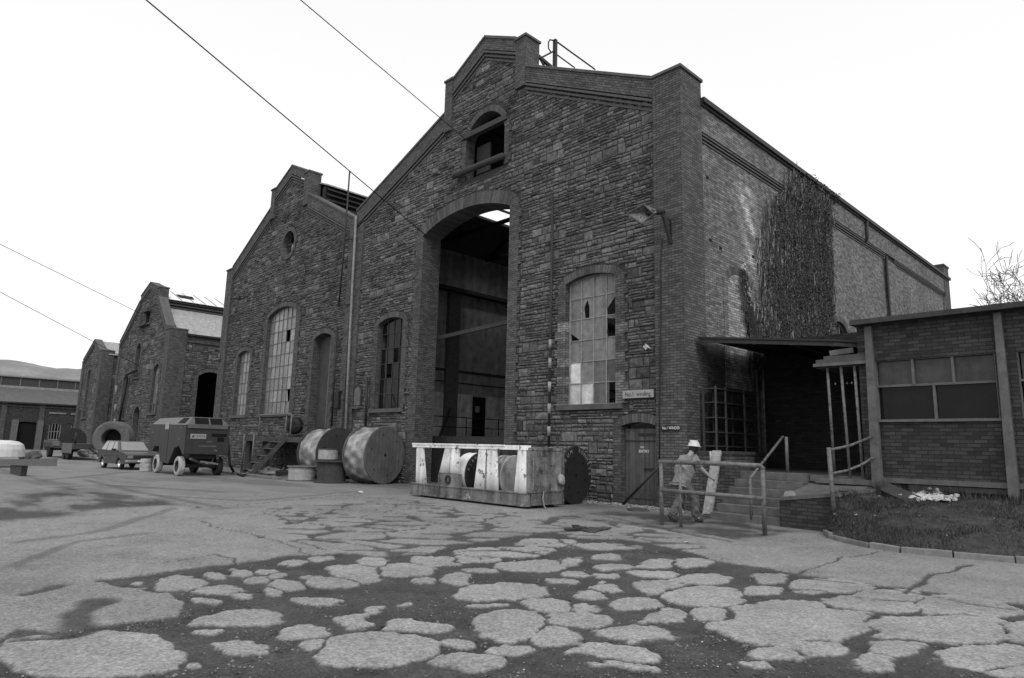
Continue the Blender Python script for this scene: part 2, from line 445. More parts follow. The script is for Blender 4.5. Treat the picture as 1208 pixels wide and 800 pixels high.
def gable(fr, coping, parent, band=.72, proud=.12, th=.5, seed=0):
    """brick parapet band under a stone coping, following the gable polyline, with three corbel ribs along its foot"""
    for i in range(len(coping)-1):
        mb = MB(); cp = MB(); rb = MB()
        (a, b), (c, d) = coping[i], coping[i+1]
        mb.prism(fr, [(a, b-band), (c, d-band), (c, d-.1), (a, b-.1)], -th, proud)
        cp.prism(fr, [(a, b-.1), (c, d-.1), (c, d), (a, b)], -th-.03, proud+.04)
        for k, (o, w) in enumerate(((.05, .15), (.2, .10), (.35, .055))):
            rb.prism(fr, [(a, b-band-o-.085), (c, d-band-o-.085), (c, d-band-o), (a, b-band-o)], -.1, w)
        o = mb.build('parapet', 'brick_front', parent, uvrot=math.atan2(d-b, c-a)); rb.build('corbel', 'voussoir', o); cp.build('coping', 'coping_stone', o, bevel=.01)
    return o
def block(fr, parent, u0, u1, v0, v1, w0, w1, capd=.05, mat_='brick_front', name='pier', peak=.14):
    mb = MB(); mb.fbox(fr, u0, u1, v0, v1, w0, w1); o = mb.build(name, mat_, parent)
    c = MB(); a, b, d, e = u0-capd, u1+capd, w0-capd, w1+capd; m = (u0+u1)/2
    vs = [fr(a, v1, d), fr(b, v1, d), fr(b, v1, e), fr(a, v1, e), fr(a, v1+.09, d), fr(b, v1+.09, d), fr(b, v1+.09, e), fr(a, v1+.09, e), fr(m, v1+.09+peak, (d+e)/2)]
    c.add(vs, [(0,3,2,1),(0,1,5,4),(1,2,6,5),(2,3,7,6),(3,0,4,7),(4,5,8),(5,6,8),(6,7,8),(7,4,8)]); c.build('pier_cap', 'coping_stone', o)
    return o

FR = Frame((0, 16.2, 0), (1, 0, 0), (0, -1, 0))      # the line of fronts
# ================================================================== ENGINE HOUSE (nearest)
A = empty('engine_house', (-18.8, 16.2, 0), 'largest stone engine house with tall open arch and ivy on its side wall', 'building')
big = Opening(-22.4, -17.05, -.1, 10.46, .56, band=.5, depth=.9)
win = Opening(-14.25, -12.2, 2.95, 6.97, .19)
win2 = Opening(-25.55, -23.6, 3.1, 6.95, .2)
gwin = Opening(-19.75, -17.45, 12.2, 13.72, 1.02, band=.24)
door = Opening(-11.98, -10.78, 0., 2.28, .1, band=.3, depth=.3, teeth=False)
top_l = [(-27.95, 12.98), (-21.17, 15.66)]; top_m = [(-20.7, 17.05), (-18.7, 18.12), (-16.84, 17.2)]; top_r = [(-16.3, 15.82), (-10.7, 13.0)]
outline = [(-27.6, 0), (-10.5, 0), (-10.5, 12.6), (-16.3, 15.5), (-16.4, 16.9), (-18.7, 17.9), (-21.1, 16.8), (-21.1, 15.4), (-27.6, 12.7)]
lim = [(-27.3, .8), (-10.72, .8), (-10.72, 12.2), (-16.4, 15.0), (-16.4, 16.2), (-18.7, 17.3), (-20.9, 16.2), (-20.9, 15.0), (-27.3, 12.2)]
class Hop:      # a bounding helper so the stones stop at the gable band
    pass
ops = [big, win, win2, gwin, door]; win.pale = .75
def in_lim(v):
    I = xsec(lim, v); return I[0] if I else None
masonry(FR, [(-27.28, 0.), (-10.72, 0.), (-10.72, 12.25), (-16.3, 15.05), (-16.4, 16.45), (-18.7, 17.45), (-20.95, 16.35), (-20.95, 15.0), (-27.28, 12.3)], ops, A, seed=3, w0=-.5)
for n_, o_ in (('arch_surround', big), ('window_surround', win), ('window_surround', win2), ('window_surround', gwin), ('door_surround', door)):
    o_.dress(n_, FR, A, sill=o_ in (win, win2))
gable(FR, top_l, A); gable(FR, top_m, A, band=.62); gable(FR, top_r, A)
block(FR, A, -21.17, -20.68, 14.7, 17.0, -.6, .15); block(FR, A, -16.84, -16.3, 15.0, 17.0, -.6, .15)
pier = block(FR, A, -10.7, -9.73, 0, 12.9, -1.05, .14, name='corner_pier')
p2 = MB(); p2.fbox(FR, -27.95, -27.28, 0, 12.6, -.5, .1); p2.build('pier', 'brick_front', A)
# windows
glaze(FR, win, A, 4, 6, broken={(1, 4): [[(0, 0), (.3, 0), (.2, .55), (.45, .9), (.62, .5), (.6, 0), (1, 0), (1, 1), (0, 1)]],
      (3, 4): [[(0, .3), (0, 1), (.85, 1)]], (3, 3): [[(0, .9), (1, .75), (1, 1), (0, 1)]], (0, 3): [[(0, .45), (.9, 0), (1, 0), (1, 1), (0, 1)]],
      (3, 0): [[(0, 0), (.18, 0), (.18, 1), (0, 1)]]},
      tonefn=lambda i, j: [[2.3, 2.6, .45, .4], [2.9, .9, .5, .35], [.8, .75, .8, .9], [.8, .8, .75, .7], [.75, .8, .75, .7], [.8, .85, .8, .8]][j][i], name='window', mat_f='plank_pale')
glaze(FR, win2, A, 4, 6, mat_g='dark_glass', name='window', mat_f='timber_dark', broken={(1, 2): 0, (2, 3): 0, (0, 4): 0})
# broken gable window: two heavy beams across, one inner shutter
b_ = MB(); b_.fbox(FR, -20.0, -17.3, 13.98, 14.2, -.1, .12); b_.build('window_beam', 'timber_dark', A)
b_ = MB(); b_.tube([(-20.3, 16.0, 12.5), (-17.35, 16.0, 12.45)], .13, 10); b_.build('window_beam', 'timber_dark', A)
b_ = MB(); b_.fbox(FR, -19.7, -18.9, 12.6, 13.8, -.6, -.52); b_.build('shutter', 'timber_dark', A)
# side door with its writing
d_ = MB()
for k in range(7):
    a = -11.97+k*.17; d_.fbox(FR, a+.004, a+.166, .03, 2.2, -.2, -.14+.006*(k % 2), tone=rnd.uniform(.85, 1.2))
d_.fbox(FR, -11.98, -10.8, .2, .34, -.15, -.11, tone=.9); d_.fbox(FR, -11.98, -10.8, 1.82, 1.86, -.14, -.12, tone=.35)
dr = d_.build('door', 'timber_door', A)
for a, b, c_ in ((-11.5, 2.0, 2.07), (-11.3, 1.02, 1.07)): h_ = MB(); h_.fbox(FR, a, -10.8, b, c_, -.13, -.1); h_.build('hinge', 'iron_dark', dr)
t_ = MB(); text_mesh(t_, 'NO', FR, -11.36, 1.66, .08, -.125); text_mesh(t_, 'ENTRY', FR, -11.3, 1.54, .12, -.125); t_.build('lettering', 'white_clean', dr)
# plain brick plinth course along the foot
# roof: two sheeted slopes carried on trusses, some sheets missing
rf = MB()
def roof_patch(xa, za, xb, zb, ya, yb, t=.06, tone=1.0):
    rf.add([(xa, ya, za), (xb, ya, zb), (xb, yb, zb), (xa, yb, za), (xa, ya, za-t), (xb, ya, zb-t), (xb, yb, zb-t), (xa, yb, za-t)],
           [(0,1,2,3),(7,6,5,4),(0,4,5,1),(1,5,6,2),(2,6,7,3),(3,7,4,0)], tone)
zl = lambda x: 12.3+(x+27.9)*.50 if x < -18.8 else 12.3+(-9.9-x)*.50
xs_ = [-27.9, -26.2, -25.3, -24.5, -23.7, -22.9, -21, -18.8]
gap = {(2, 3), (2, 4), (3, 3), (3, 4)}
ys_ = [16.7, 18.5, 20.4, 21.6, 23., 25, 28, 32, 36, 41, 46]
for i in range(7):
    for j in range(10):
        if (i, j) in gap: continue
        roof_patch(xs_[i], zl(xs_[i]), xs_[i+1], zl(xs_[i+1]), ys_[j], ys_[j+1])
roof_patch(-18.8, 16.75, -9.9, 12.3, 16.7, 46)
rf.build('roof', 'slate', A)
tr = MB()
for y in (20.6, 24.5, 29, 34, 40):
    tr.beam((-27.8, y, 12.2), (-9.9, y, 12.2), .12, .18)
    for xa, xb in ((-27.8, -18.8), (-9.9, -18.8)):
        tr.beam((xa, y, 12.2), (xb, y, 16.6), .1, .14)
    for x in (-24.5, -21.5, -16, -13): tr.beam((x, y, 12.2), (x, y, zl(x)-.1), .07, .07)
for x in (-25.3, -24.5, -23.7, -22.9, -21): tr.beam((x, 16.8, zl(x)-.1), (x, 46, zl(x)-.1), .07, .12)
tr.build('roof_truss', 'iron_dark', A)
# ---- inside, seen through the arch
iw = MB(); XI = -27.9
iw.box((XI-.3, 16.75, 0), (XI, 46, 12.6))
iw.build('inner_wall', 'plaster', A)
# wall dressings inside: pilasters, ledges, pale dado, door
q = MB()
for y in (21.9, 27.5, 33): q.box((XI, y, 0), (XI+.25, y+.8, 9.9))
q.build('inner_pilaster', 'timber_grey', A)
q = MB(); q.box((XI, 16.8, 9.9), (XI+.5, 46, 10.1)); q.box((XI, 16.8, 5.55), (XI+.12, 46, 5.66)); q.box((XI, 16.8, 4.95), (XI+.08, 46, 5.0)); q.build('inner_ledge', 'timber_dark', A)
q = MB(); q.box((XI+.002, 16.8, 2.0), (XI+.03, 23.95, 4.38)); q.box((XI+.002, 24.9, 2.0), (XI+.03, 46, 4.38)); q.build('dado', 'dado', A)
q = MB(); q.box((XI, 23.95, 1.98), (XI+.05, 24.9, 4.3)); dd = q.build('inner_door', 'dark_void', A)
q = MB(); q.box((XI+.055, 24.12, 3.45), (XI+.06, 24.45, 3.8)); q.build('notice', 'sign_pale', dd)
q = MB(); q.box((XI, 18.0, 0), (-10.1, 46, 1.98)); q.build('inner_floor', 'timber_dark', A)
q = MB(); q.box((-27.9, 45.9, 0), (-9.8, 46.3, 12.6)); q.build('rear_wall', 'brick_dark', A)
q = MB(); q.beam((-24, 17.3, 6.1), (-16.5, 17.3, 6.42), .1, .16); q.build('cross_beam', 'timber_dark', A)
q = MB()
for y in np.arange(18.2, 32, 2.35): q.tube([(-27.1, y, 1.98), (-27.1, y, 3.07)], .03, 6)
q.tube([(-27.1, 18.2, 3.07), (-27.1, 31.5, 3.07)], .028, 6); q.tube([(-27.1, 18.2, 2.55), (-27.1, 31.5, 2.55)], .025, 6)
q.beam((-26.4, 20.6, 2.0), (-26.9, 21.6, 3.5), .1, .1)
hr = q.build('handrail', 'iron_dark'); tag(hr, 'thin iron handrail along the raised floor seen inside the tall arch', 'railing')
q = MB(); q.box((-20.6, 20.5, 1.98), (-19.2, 22.5, 3.0)); q.box((-20.9, 21.0, 1.98), (-20.6, 22.0, 2.5))
# ---- side wall
X0 = -9.73
SF = Frame((X0-.1, 0, 0), (0, 1, 0), (1, 0, 0))
swins = [Opening(27.25, 28.9, 3.6, 6.55, .42, band=.24, depth=.3), Opening(22.75, 24.1, 3.6, 6.5, .42, band=.24, depth=.3)]
def side_tone(y, z):
    t = 1.0
    d = y-(19.9+.10*(z-5)+.6*math.sin(z*1.7)*.4)
    if 4.5 < z < 10.4: t += 2.3*math.exp(-((d)/.5)**2)*(.5+.5*math.sin(z*5.1+y*7)*.8)*(1 if z > 6 else .6)
    t += .25*math.exp(-((z-10.2)/.5)**2)*max(0, math.sin(y*2.3))
    if z < 4.8: t *= .35+.3*max(0, (18.0-y))  # shade under the canopy painted into the wall tone
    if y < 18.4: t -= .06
    return max(.2, t)
def grid_panel(mb, fr, u0, u1, v0, v1, step, w, fn, ops=()):
    nu = max(1, int((u1-u0)/step)); nv = max(1, int((v1-v0)/step)); vs = []; T = []; fs = []
    for i in range(nu+1):
        for j in range(nv+1):
            u = u0+(u1-u0)*i/nu; v = v0+(v1-v0)*j/nv; vs.append(fr(u, v, w)); T.append(fn(u, v))
    for i in range(nu):
        for j in range(nv):
            u = u0+(u1-u0)*(i+.5)/nu; v = v0+(v1-v0)*(j+.5)/nv
            if any(o.u0-.12 < u < o.u1+.12 and o.v0-.12 < v < o.top(u)+.12 for o in ops): continue
            a = i*(nv+1)+j; fs.append((a, a+nv+1, a+nv+2, a+1))
    mb.add(vs, fs, T)
sw = MB()
grid_panel(sw, SF, 17.25, 34.3, 0, 11.0, .12, 0, side_tone, swins)
grid_panel(sw, SF, 35.7, 44.8, 0, 11.0, .5, 0, side_tone)
def pil(u0, u1, v0, v1, w1=.1):
    sw.fbox(SF, u0, u1, v0, v1, -.35, w1)
pil(34.3, 35.7, 0, 11.0); pil(44.8, 45.95, 0, 11.0); pil(17.25, 45.95, 11.28, 12.12)
sw.box((X0-.5, 16.7, 0), (X0-.45, 46, 12.5))
sw.build('side_wall', 'brick_side', A)
cb = MB()
for a, b in ((17.3, 34.3), (35.7, 44.8)):
    for k, (z, w) in enumerate(((11.0, .03), (11.1, .06), (11.19, .09))): cb.fbox(SF, a, b, z, z+.055, -.3, w)
cb.fbox(SF, 17.25, 45.95, 10.99, 11.285, -.3, -.02)
cb.build('corbel', 'voussoir', A)
gt = MB(); gt.fbox(SF, 17.2, 45.95, 12.12, 12.2, -.4, .16); gt.fbox(SF, 17.2, 46.1, 12.2, 12.36, -.4, .24); gt.build('gutter', 'iron_dark', A)
for pp, rr0 in (([SF(31.6, 12.15, .2), SF(31.6, 11.3, .16), SF(31.6, 11.2, .05)], .07), ([SF(34.25, 11.1, .14), SF(34.25, 4, .14)], .06)): gp = MB(); gp.tube(pp, rr0, 8); gp.build('downpipe', 'iron_dark', A)
if 0: gp = MB(); gp.tube([SF(31.6, 12.15, .2), SF(31.6, 11.3, .16), SF(31.6, 11.2, .05)], .07, 8); gp.tube([SF(34.25, 11.1, .14), SF(34.25, 4, .14)], .06, 8); gp.tube([SF(27.0, 12.1, .18), SF(27.0, 5, .06)], .05, 8); gp.build('downpipe', 'iron_dark', A)
block(SF, A, 45.0, 46.1, 0, 12.95, -1., .13, name='rear_pier')
for o_ in swins:
    o_.dress('window_surround', SF, A, sill=True, mat_j='brick_side', proud=.02); glaze(SF, o_, A, 3, 4, w=-.15, mat_f='pipe_pale', mat_g='dark_glass')
bl = Opening(18.75, 20.35, 3.5, 6.9, .3, band=.26, depth=.05, teeth=False)
mb = MB(); mb.prism(SF, bl.poly(0), -.02, .012, tone=1.75); pz = mb.build('blocked_window', 'brick_side', A)
bl.dress('blocked_window_arch', SF, A, sill=False, mat_j='brick_side', proud=.02)
# putlog holes
ph = MB()
for y, z in ((17.6, 9.9), (17.7, 7.9), (18.3, 7.8), (38, 7.6), (39.5, 7.2), (37, 9.1), (20.5, 8.0)): ph.fbox(SF, y, y+.18, z, z+.1, -.04, .004)
ph.build('putlog_hole', 'dark_void', A)
# rail on the ridge
rl = MB(); rx = -17.2
pt = lambda x, y: at(x, y, 0, rx)
P0, P1 = pt(655, 48), pt(655, 82); yp = P0[1]
rl.beam(pt(655, 47), (rx, yp, 15.8), .14, .14); rl.tube([P0, pt(702, 82)], .035, 6); rl.tube([pt(656, 64), pt(678, 80)], .03, 6)
rl.tube([pt(654, 60), pt(637, 69)], .04, 6); rl.tube([pt(654, 48), pt(648.5, 47), pt(647, 50), pt(647, 57), pt(649.5, 61)], .03, 6)
rl.beam(pt(634.5, 66), pt(650, 79), .12, .12); rl.beam(pt(637, 69), pt(642, 78), .07, .07)
rl.build('roof_railing', 'iron_dark', A)

# ---- fixings on the front
lp = empty('wall_lamp', (-10.25, 16.0, 7.9), 'old wall lamp with wide square shade on a dark bracket on the corner pier', 'lamp')
c = at(773, 250, 1, 15.55); cor = [at(739, 252, 1, 14.95), at(759, 241.5, 1, 15.15), at(771, 252, 1, 15.4), at(757, 264, 1, 15.15)]
e = sum(cor)/4; ax = (e-c)/np.linalg.norm(e-c); sm_ = [c+(p-e)*.22 for p in cor]; mb = MB()
mb.add(cor+sm_, [(0,1,5,4),(1,2,6,5),(2,3,7,6),(3,0,4,7),(4,5,6,7)])
mb.add([p+(p-e)*.03-ax*.01 for p in cor]+[p-ax*.03 for p in sm_], [(0,4,5,1),(1,5,6,2),(2,6,7,3),(3,7,4,0),(4,7,6,5)])
for k in range(4): mb.beam(cor[k], cor[(k+1) % 4], .03, .03, tone=.5)
mb.build('lamp_shade', 'rail_paint', lp)
mb = MB(); mb.lathe(c-ax*.28, ax, [(0, .01), (0, .09), (.2, .11), (.28, .07), (.28, .01)], 14); mb.lathe(c+ax*.02, ax, [(0, .05), (.08, .1), (.18, .1), (.26, .05), (.28, .01)], 14); mb.build('lamp_holder', 'iron_dark', lp)
mb = MB(); hb = c-ax*.25
mb.tube([hb, (-10.2, 15.7, 8.25), (-10.12, 16.05, 8.2), (-10.12, 16.05, 7.7)], .03, 6); mb.beam(hb+np.array((0, 0, -.05)), (-10.12, 16.04, 7.5), .09, .09); mb.build('bracket', 'iron_dark', lp)
mb = MB(); mb.tube([(-10.4, 16.03, 7.7), (-10.47, 16.03, 7), (-10.5, 16.03, 5), (-10.56, 16.03, 3), (-10.6, 16.03, .6)], .018, 6)
mb.build('cable', 'iron_dark', label='thin dark cable running down the corner pier from the lamp', cat='cable')
# banded pipe
bp = empty('banded_pipe', (-14.8, 16.05, 0), 'tall thin pipe on the stone front, black and white bands on its lower part', 'pipe')
mb = MB(); mb.tube([(-14.8, 16.04, 0), (-14.78, 16.04, 10.2)], .045, 8); mb.build('pipe', 'iron_dark', bp)
zs = [at(652, y, 1, 16.0)[2] for y in (400, 410, 422, 434, 450, 462, 476, 488, 503, 514, 527)]
for i in range(0, 10, 2):
    mb = MB(); mb.tube([(-14.8, 16.04, zs[i]), (-14.8, 16.04, zs[i+1])], .056, 10); mb.build('white_band', 'plank_pale', bp)
# signs
sg = empty('wall_sign', (-11.36, 16.1, 3.2), 'pale wooden name board above the plank door, reading No.1. winding', 'sign')
mb = MB(); mb.box((-11.88, 16.08, 3.08), (-10.8, 16.14, 3.31)); mb.build('board', 'sign_pale', sg, bevel=.005)
t_ = MB(); text_mesh(t_, 'No.1. winding', Frame((0, 16.08, 0), (1, 0, 0), (0, -1, 0)), -11.34, 3.19, .185, .004, sx=.86); t_.build('lettering', 'black_paint', sg)
sg = empty('wall_sign', (-10.2, 16.0, 2.25), 'small black name plate with white letters on the brick corner pier', 'sign')
mb = MB(); mb.box((-10.5, 16.03, 2.13), (-9.93, 16.055, 2.27)); mb.build('plate', 'black_paint', sg)
t_ = MB(); text_mesh(t_, 'No.1 WINDER', Frame((0, 16.03, 0), (1, 0, 0), (0, -1, 0)), -10.2, 2.2, .115, .004, sx=.78); t_.build('lettering', 'white_clean', sg)
mb = MB(); cc = np.array((-11.0, 16.07, 4.55)); mb.add([cc+(-.14, 0, .02), cc+(0, -.05, .1), cc+(.15, 0, -.06), cc+(.05, -.04, -.02), cc+(-.02, -.02, -.09)], [(0, 4, 3, 1), (1, 3, 2)])
mb.build('paper_scrap', 'rubble_white', label='torn white scrap stuck on the stone wall above the name board', cat='scrap')
# iron prop across the door
mb = MB(); mb.tube([at(781, 547, 1, 15.75), at(735, 596, 1, 15.75)*[1, 1, 0]+[0, 0, .05]], .04, 8)
mb.build('iron_bar', 'iron_dark', label='dark iron bar leaning across the plank door', cat='bar')

# ================================================================== SECOND HOUSE (B)
B = empty('engine_house', (-35.8, 16.2, 0), 'middle stone gabled house with round window and tall pale arched window', 'building')
bo = [Opening(-37.45, -33.75, 3.1, 8.72, .42, band=.36), Opening(-41.4, -39.55, 3.1, 6.85, .2, band=.28), Opening(-31.6, -29.75, 1.8, 6.85, .24, band=.34), Opening(-27.2, -26.6, 3.3, 4.05, .15, band=.2, teeth=False)]
class Circ(Opening):
    def __init__(s, cu, cv, R, band=.26):
        s.u0, s.u1 = cu-R, cu+R; s.cu, s.cv, s.R, s.band = cu, cv, R, band; s.v0 = cv-R; s.vs = cv; s.rise = R; s.a = PI; s.depth = .4; s.ring = band
    def poly(s, e=0., n=24, vb=None): return [(s.cu+(s.R+e)*math.sin(2*PI*i/n), s.cv+(s.R+e)*math.cos(2*PI*i/n)) for i in range(n)]
    def blocked(s, v):
        R = s.R+s.band+.01
        return (s.cu-math.sqrt(R*R-(v-s.cv)**2), s.cu+math.sqrt(R*R-(v-s.cv)**2)) if abs(v-s.cv) < R else None
circ = Circ(-35.55, 12.9, .72)
masonry(FR, [(-43.3, 0), (-28.42, 0), (-28.42, 12.2), (-33.4, 14.7), (-33.5, 16.05), (-35.7, 17.0), (-38.0, 16.1), (-38.0, 14.95), (-43.3, 12.3)], bo[:3]+[circ], B, seed=11, w0=-.5, tone=.88)
for i, o_ in enumerate(bo[:3]): o_.dress(('window_surround', 'window_surround', 'doorway_surround')[i], FR, B, sill=i < 2)
mb = MB(); n = 44
for k in range(n):
    t0 = 2*PI*k/n; t1 = 2*PI*(k+1)/n-.012
    mb.prism(FR, [(circ.cu+r*math.sin(t), circ.cv+r*math.cos(t)) for r, t in ((circ.R, t0), (circ.R, t1), (circ.R+.24, t1), (circ.R+.24, t0))][::-1], -.4, .05, tone=rnd.uniform(.75, 1.2))
mb.build('round_window_surround', 'voussoir', B)
mb = MB()
for k in range(-2, 3):
    h = math.sqrt(circ.R**2-(k*.24)**2)
    if k != 0: mb.fbox(FR, circ.cu+k*.24-.02, circ.cu+k*.24+.02, circ.cv-h, circ.cv+h, -.22, -.18)
mb.fbox(FR, circ.cu-circ.R, circ.cu+circ.R, circ.cv-.03, circ.cv+.03, -.22, -.17); rw = mb.build('round_window', 'timber_dark', B)
mb = MB(); mb.add([FR(circ.cu+p, circ.cv+q, -.2) for p, q in ((-.1, -.62), (.35, -.55), (.62, -.1), (.5, .1), (-.05, -.05))], [(0, 1, 2, 3, 4)], 1.2); mb.build('pane', 'dirty_glass', rw)
gable(FR, [(-43.4, 12.95), (-38.2, 15.72)], B); gable(FR, [(-37.7, 16.8), (-35.65, 17.72), (-33.9, 16.9)], B, band=.6); gable(FR, [(-33.35, 15.35), (-28.3, 12.75)], B)
block(FR, B, -38.22, -37.7, 14.9, 16.75, -.6, .15); block(FR, B, -33.9, -33.35, 14.7, 16.6, -.6, .15)
block(FR, B, -44.3, -43.3, 0, 12.75, -1.0, .14)
mb = MB(); mb.fbox(FR, -28.42, -27.96, 0, 12.6, -.5, .16); mb.fbox(FR, -28.42, -27.96, 0, 3.9, .16, .2); mb.build('pier', 'brick_front', B)
glaze(FR, bo[0], B, 7, 9, mat_f='timber_grey', tones=(.75, 1.35), broken={(4, 6): 0, (5, 1): [[(0, 0), (.5, 0), (.2, 1), (0, 1)]], (6, 2): 0})
glaze(FR, bo[1], B, 4, 6, mat_f='timber_grey', tones=(.8, 1.4), broken={(3, 0): 0})
mb = MB(); mb.fbox(FR, -31.6, -30.6, 1.8, 7.0, -.42, -.38, tone=.7); mb.fbox(FR, -30.58, -29.75, 1.8, 7.0, -.40, -.36, tone=1.7); mb.build('tall_door', 'timber_door', B)
mb = MB(); mb.box((-44.2, 16.8, 0), (-44.0, 46, 12.6)); mb.box((-44.2, 45.8, 0), (-28, 46, 12.6)); mb.build('rear_walls', 'brick_dark', B)
# roof with louvred lantern
def slab(mb, pts, t=.08, tone=1.0):
    vs = [tuple(p) for p in pts]+[(p[0], p[1], p[2]-t) for p in pts]; n = len(pts)
    mb.add(vs, [tuple(range(n)), tuple(range(2*n-1, n-1, -1))]+[(i, i+n, (i+1) % n+n, (i+1) % n) for i in range(n)], tone)
mb = MB(); slab(mb, [(-28, 16.7, 12.3), (-28, 46, 12.3), (-32.6, 46, 14.5), (-32.6, 16.7, 14.5)]); slab(mb, [(-44.2, 16.7, 12.3), (-38.8, 16.7, 14.8), (-38.8, 46, 14.8), (-44.2, 46, 12.3)])
slab(mb, [(-32.3, 16.7, 15.75), (-32.3, 46, 15.75), (-35.6, 46, 17.0), (-35.6, 16.7, 17.0)]); slab(mb, [(-38.9, 16.7, 15.75), (-35.6, 16.7, 17.0), (-35.6, 46, 17.0), (-38.9, 46, 15.75)])
mb.build('roof', 'sheet_roof', B)
mb = MB()
for z in (14.5, 14.8, 15.1, 15.4): mb.add([(-32.5, 16.7, z+.24), (-32.5, 46, z+.24), (-32.25, 46, z), (-32.25, 16.7, z)], [(0, 1, 2, 3)])
mb.box((-32.9, 16.7, 14.3), (-32.6, 46, 15.7)); mb.box((-38.9, 16.7, 14.5), (-38.7, 46, 15.7)); mb.build('lantern_louvre', 'iron_dark', B)

# things fixed between the two fronts
def pipe(path, r, m, name, label, cat='pipe', seg=8, group=None):
    mb = MB(); mb.tube(path, r, seg); return mb.build(name, m, label=label, cat=cat, group=group)
pipe([at(420, 256, 1, 15.98), at(416, 330, 1, 15.98), at(411, 430, 1, 15.98), at(409, 500, 1, 15.98)*[1, 1, 0]+[0, 0, .6]], .06, 'pipe_pale', 'downpipe', 'pale rainwater pipe on the brick pier between the two tallest gables')
mp = empty('mast', (-28.6, 15.8, 4), 'thin dark mast standing above the parapet of the middle house', 'mast')
mb = MB(); mb.tube([at(412.5, 202, 1, 15.8), at(407, 280, 1, 15.8), at(399.5, 362, 1, 15.8)], .045, 6); mb.build('pole', 'iron_dark', mp)
mb = MB()
for x, y in ((407, 283), (400, 360)): p_ = at(x, y, 1, 15.8); mb.tube([p_, p_+(.6, .25, 0)], .03, 6)
mb.build('bracket', 'iron_dark', mp)
pipe([at(397.5, 385, 1, 16.0), at(391, 503, 1, 16.0)], .05, 'iron_dark', 'conduit', 'dark conduit running down beside the tall doorway of the middle house', 'conduit')
pipe([at(433, 446, 1, 16.0), at(431, 505, 1, 16.0)], .06, 'iron_dark', 'conduit', 'short dark conduit on the left foot of the largest front', 'conduit')
mb = MB(); p_, q_ = at(395.5, 482, 1, 15.95), at(403.5, 461, 1, 15.95); mb.box((p_[0], 15.85, p_[2]), (q_[0]-.15, 16.12, q_[2]), tone=.5); mb.build('switch_box', 'iron_dark', label='dark electrical switch box on the wall right of the tall doorway', cat='switch box', bevel=.02)
nw = Opening(-27.2, -26.6, 3.3, 4.05, .15)
mb = MB(); mb.prism(FR, nw.poly(.06), .0, .09, tone=.5); mb.fbox(FR, -27.25, -26.5, 3.15, 3.26, 0, .2); o_ = mb.build('wall_niche', 'brick_front', A)
mb = MB(); mb.prism(FR, nw.poly(-.06), .09, .1); mb.build('niche_panel', 'timber_grey', o_)
mb = MB(); mb.tube([at(274, 352, 1, 15.9), at(285, 349, 1, 15.6), at(292, 350, 1, 15.5)], .06, 6); mb.lathe(at(281, 349, 1, 15.6), (0, 0, 1), [(-.2, .02), (-.2, .2), (0, .12), (.15, .02)], 10)
mb.build('wall_lamp', 'iron_dark', label='small dark lamp arm high at the left edge of the middle house', cat='lamp')
mb = MB(); p_ = at(257, 424, 1, 16); mb.tube([p_+(-.9, 0, 0), p_+(.3, 0, 0)], .08, 6); mb.box(p_+(-1.2, -.15, .05), p_+(-.9, .15, .35)); mb.tube([p_+(.2, 0, -.2), p_+(.2, 0, .4)], .05, 6)
mb.build('wall_bracket', 'iron_grey', label='iron bracket on the left pier of the middle house facing the gap', cat='bracket')

# ================================================================== THIRD HOUSE (C)
Cc = empty('engine_house', (-62.3, 16.2, 0), 'third stone gabled house behind the compressor, with pale sheet roof and rooflight', 'building')
co_ = [Opening(-62.2, -61.1, 11.3, 12.3, .12, band=.2, teeth=False), Opening(-64.0, -62.7, 6.75, 9.2, .55, band=.25), Opening(-58.4, -56.9, 3.6, 7.0, .5, band=.25), Opening(-67.0, -65.4, 3.3, 6.8, .3, band=.2), Opening(-62.6, -60.9, .6, 3.7, .5, band=.25)]
masonry(FR, [(-69.1, 0), (-56., 0), (-56., 9.9), (-58.7, 12.6), (-59.3, 13.7), (-61.8, 14.3), (-64.1, 13.4), (-64.1, 12.9), (-69.1, 9.9)], co_, Cc, seed=21, size=1.3, tone=.85)
for o_ in co_: o_.dress('opening_surround', FR, Cc, sill=True)
gable(FR, [(-69.4, 10.5), (-64.25, 13.7)], Cc, band=.5); gable(FR, [(-64.2, 14.1), (-61.7, 14.95), (-59.4, 14.2)], Cc, band=.5); gable(FR, [(-58.9, 13.3), (-56., 10.5)], Cc, band=.5)
block(FR, Cc, -59.45, -58.85, 12.6, 14.0, -.6, .1); block(FR, Cc, -56., -55., 0, 10.1, -1.2, .12); block(FR, Cc, -69.6, -69.0, 0, 10.2, -1., .1)
for o_ in (co_[2],): glaze(FR, o_, Cc, 3, 5, mat_f='pipe_pale', tones=(.4, 1.6), broken={(0, 0): 0, (1, 0): 0, (2, 2): 0, (1, 3): 0})
CF = Frame((-55.15, 0, 0), (0, 1, 0), (1, 0, 0))
cw = Opening(18.55, 20.5, .5, 6.6, .4, band=.35)
masonry(CF, [(17.4, 0), (46, 0), (46, 9.2), (17.4, 9.2)], [cw], Cc, seed=23, size=1.3, tone=.8, vmax=9.2, extra=[(24, 47, -1, 20)], name='side_wall')
cw.dress('opening_surround', CF, Cc, sill=False)
mb = MB(); mb.fbox(CF, 17.3, 46, 9.2, 9.75, -.5, .08); mb.build('eaves_band', 'brick_front', Cc)
mb = MB(); mb.fbox(CF, 17.3, 46, 9.72, 9.86, -.3, .3); mb.build('gutter', 'iron_dark', Cc)
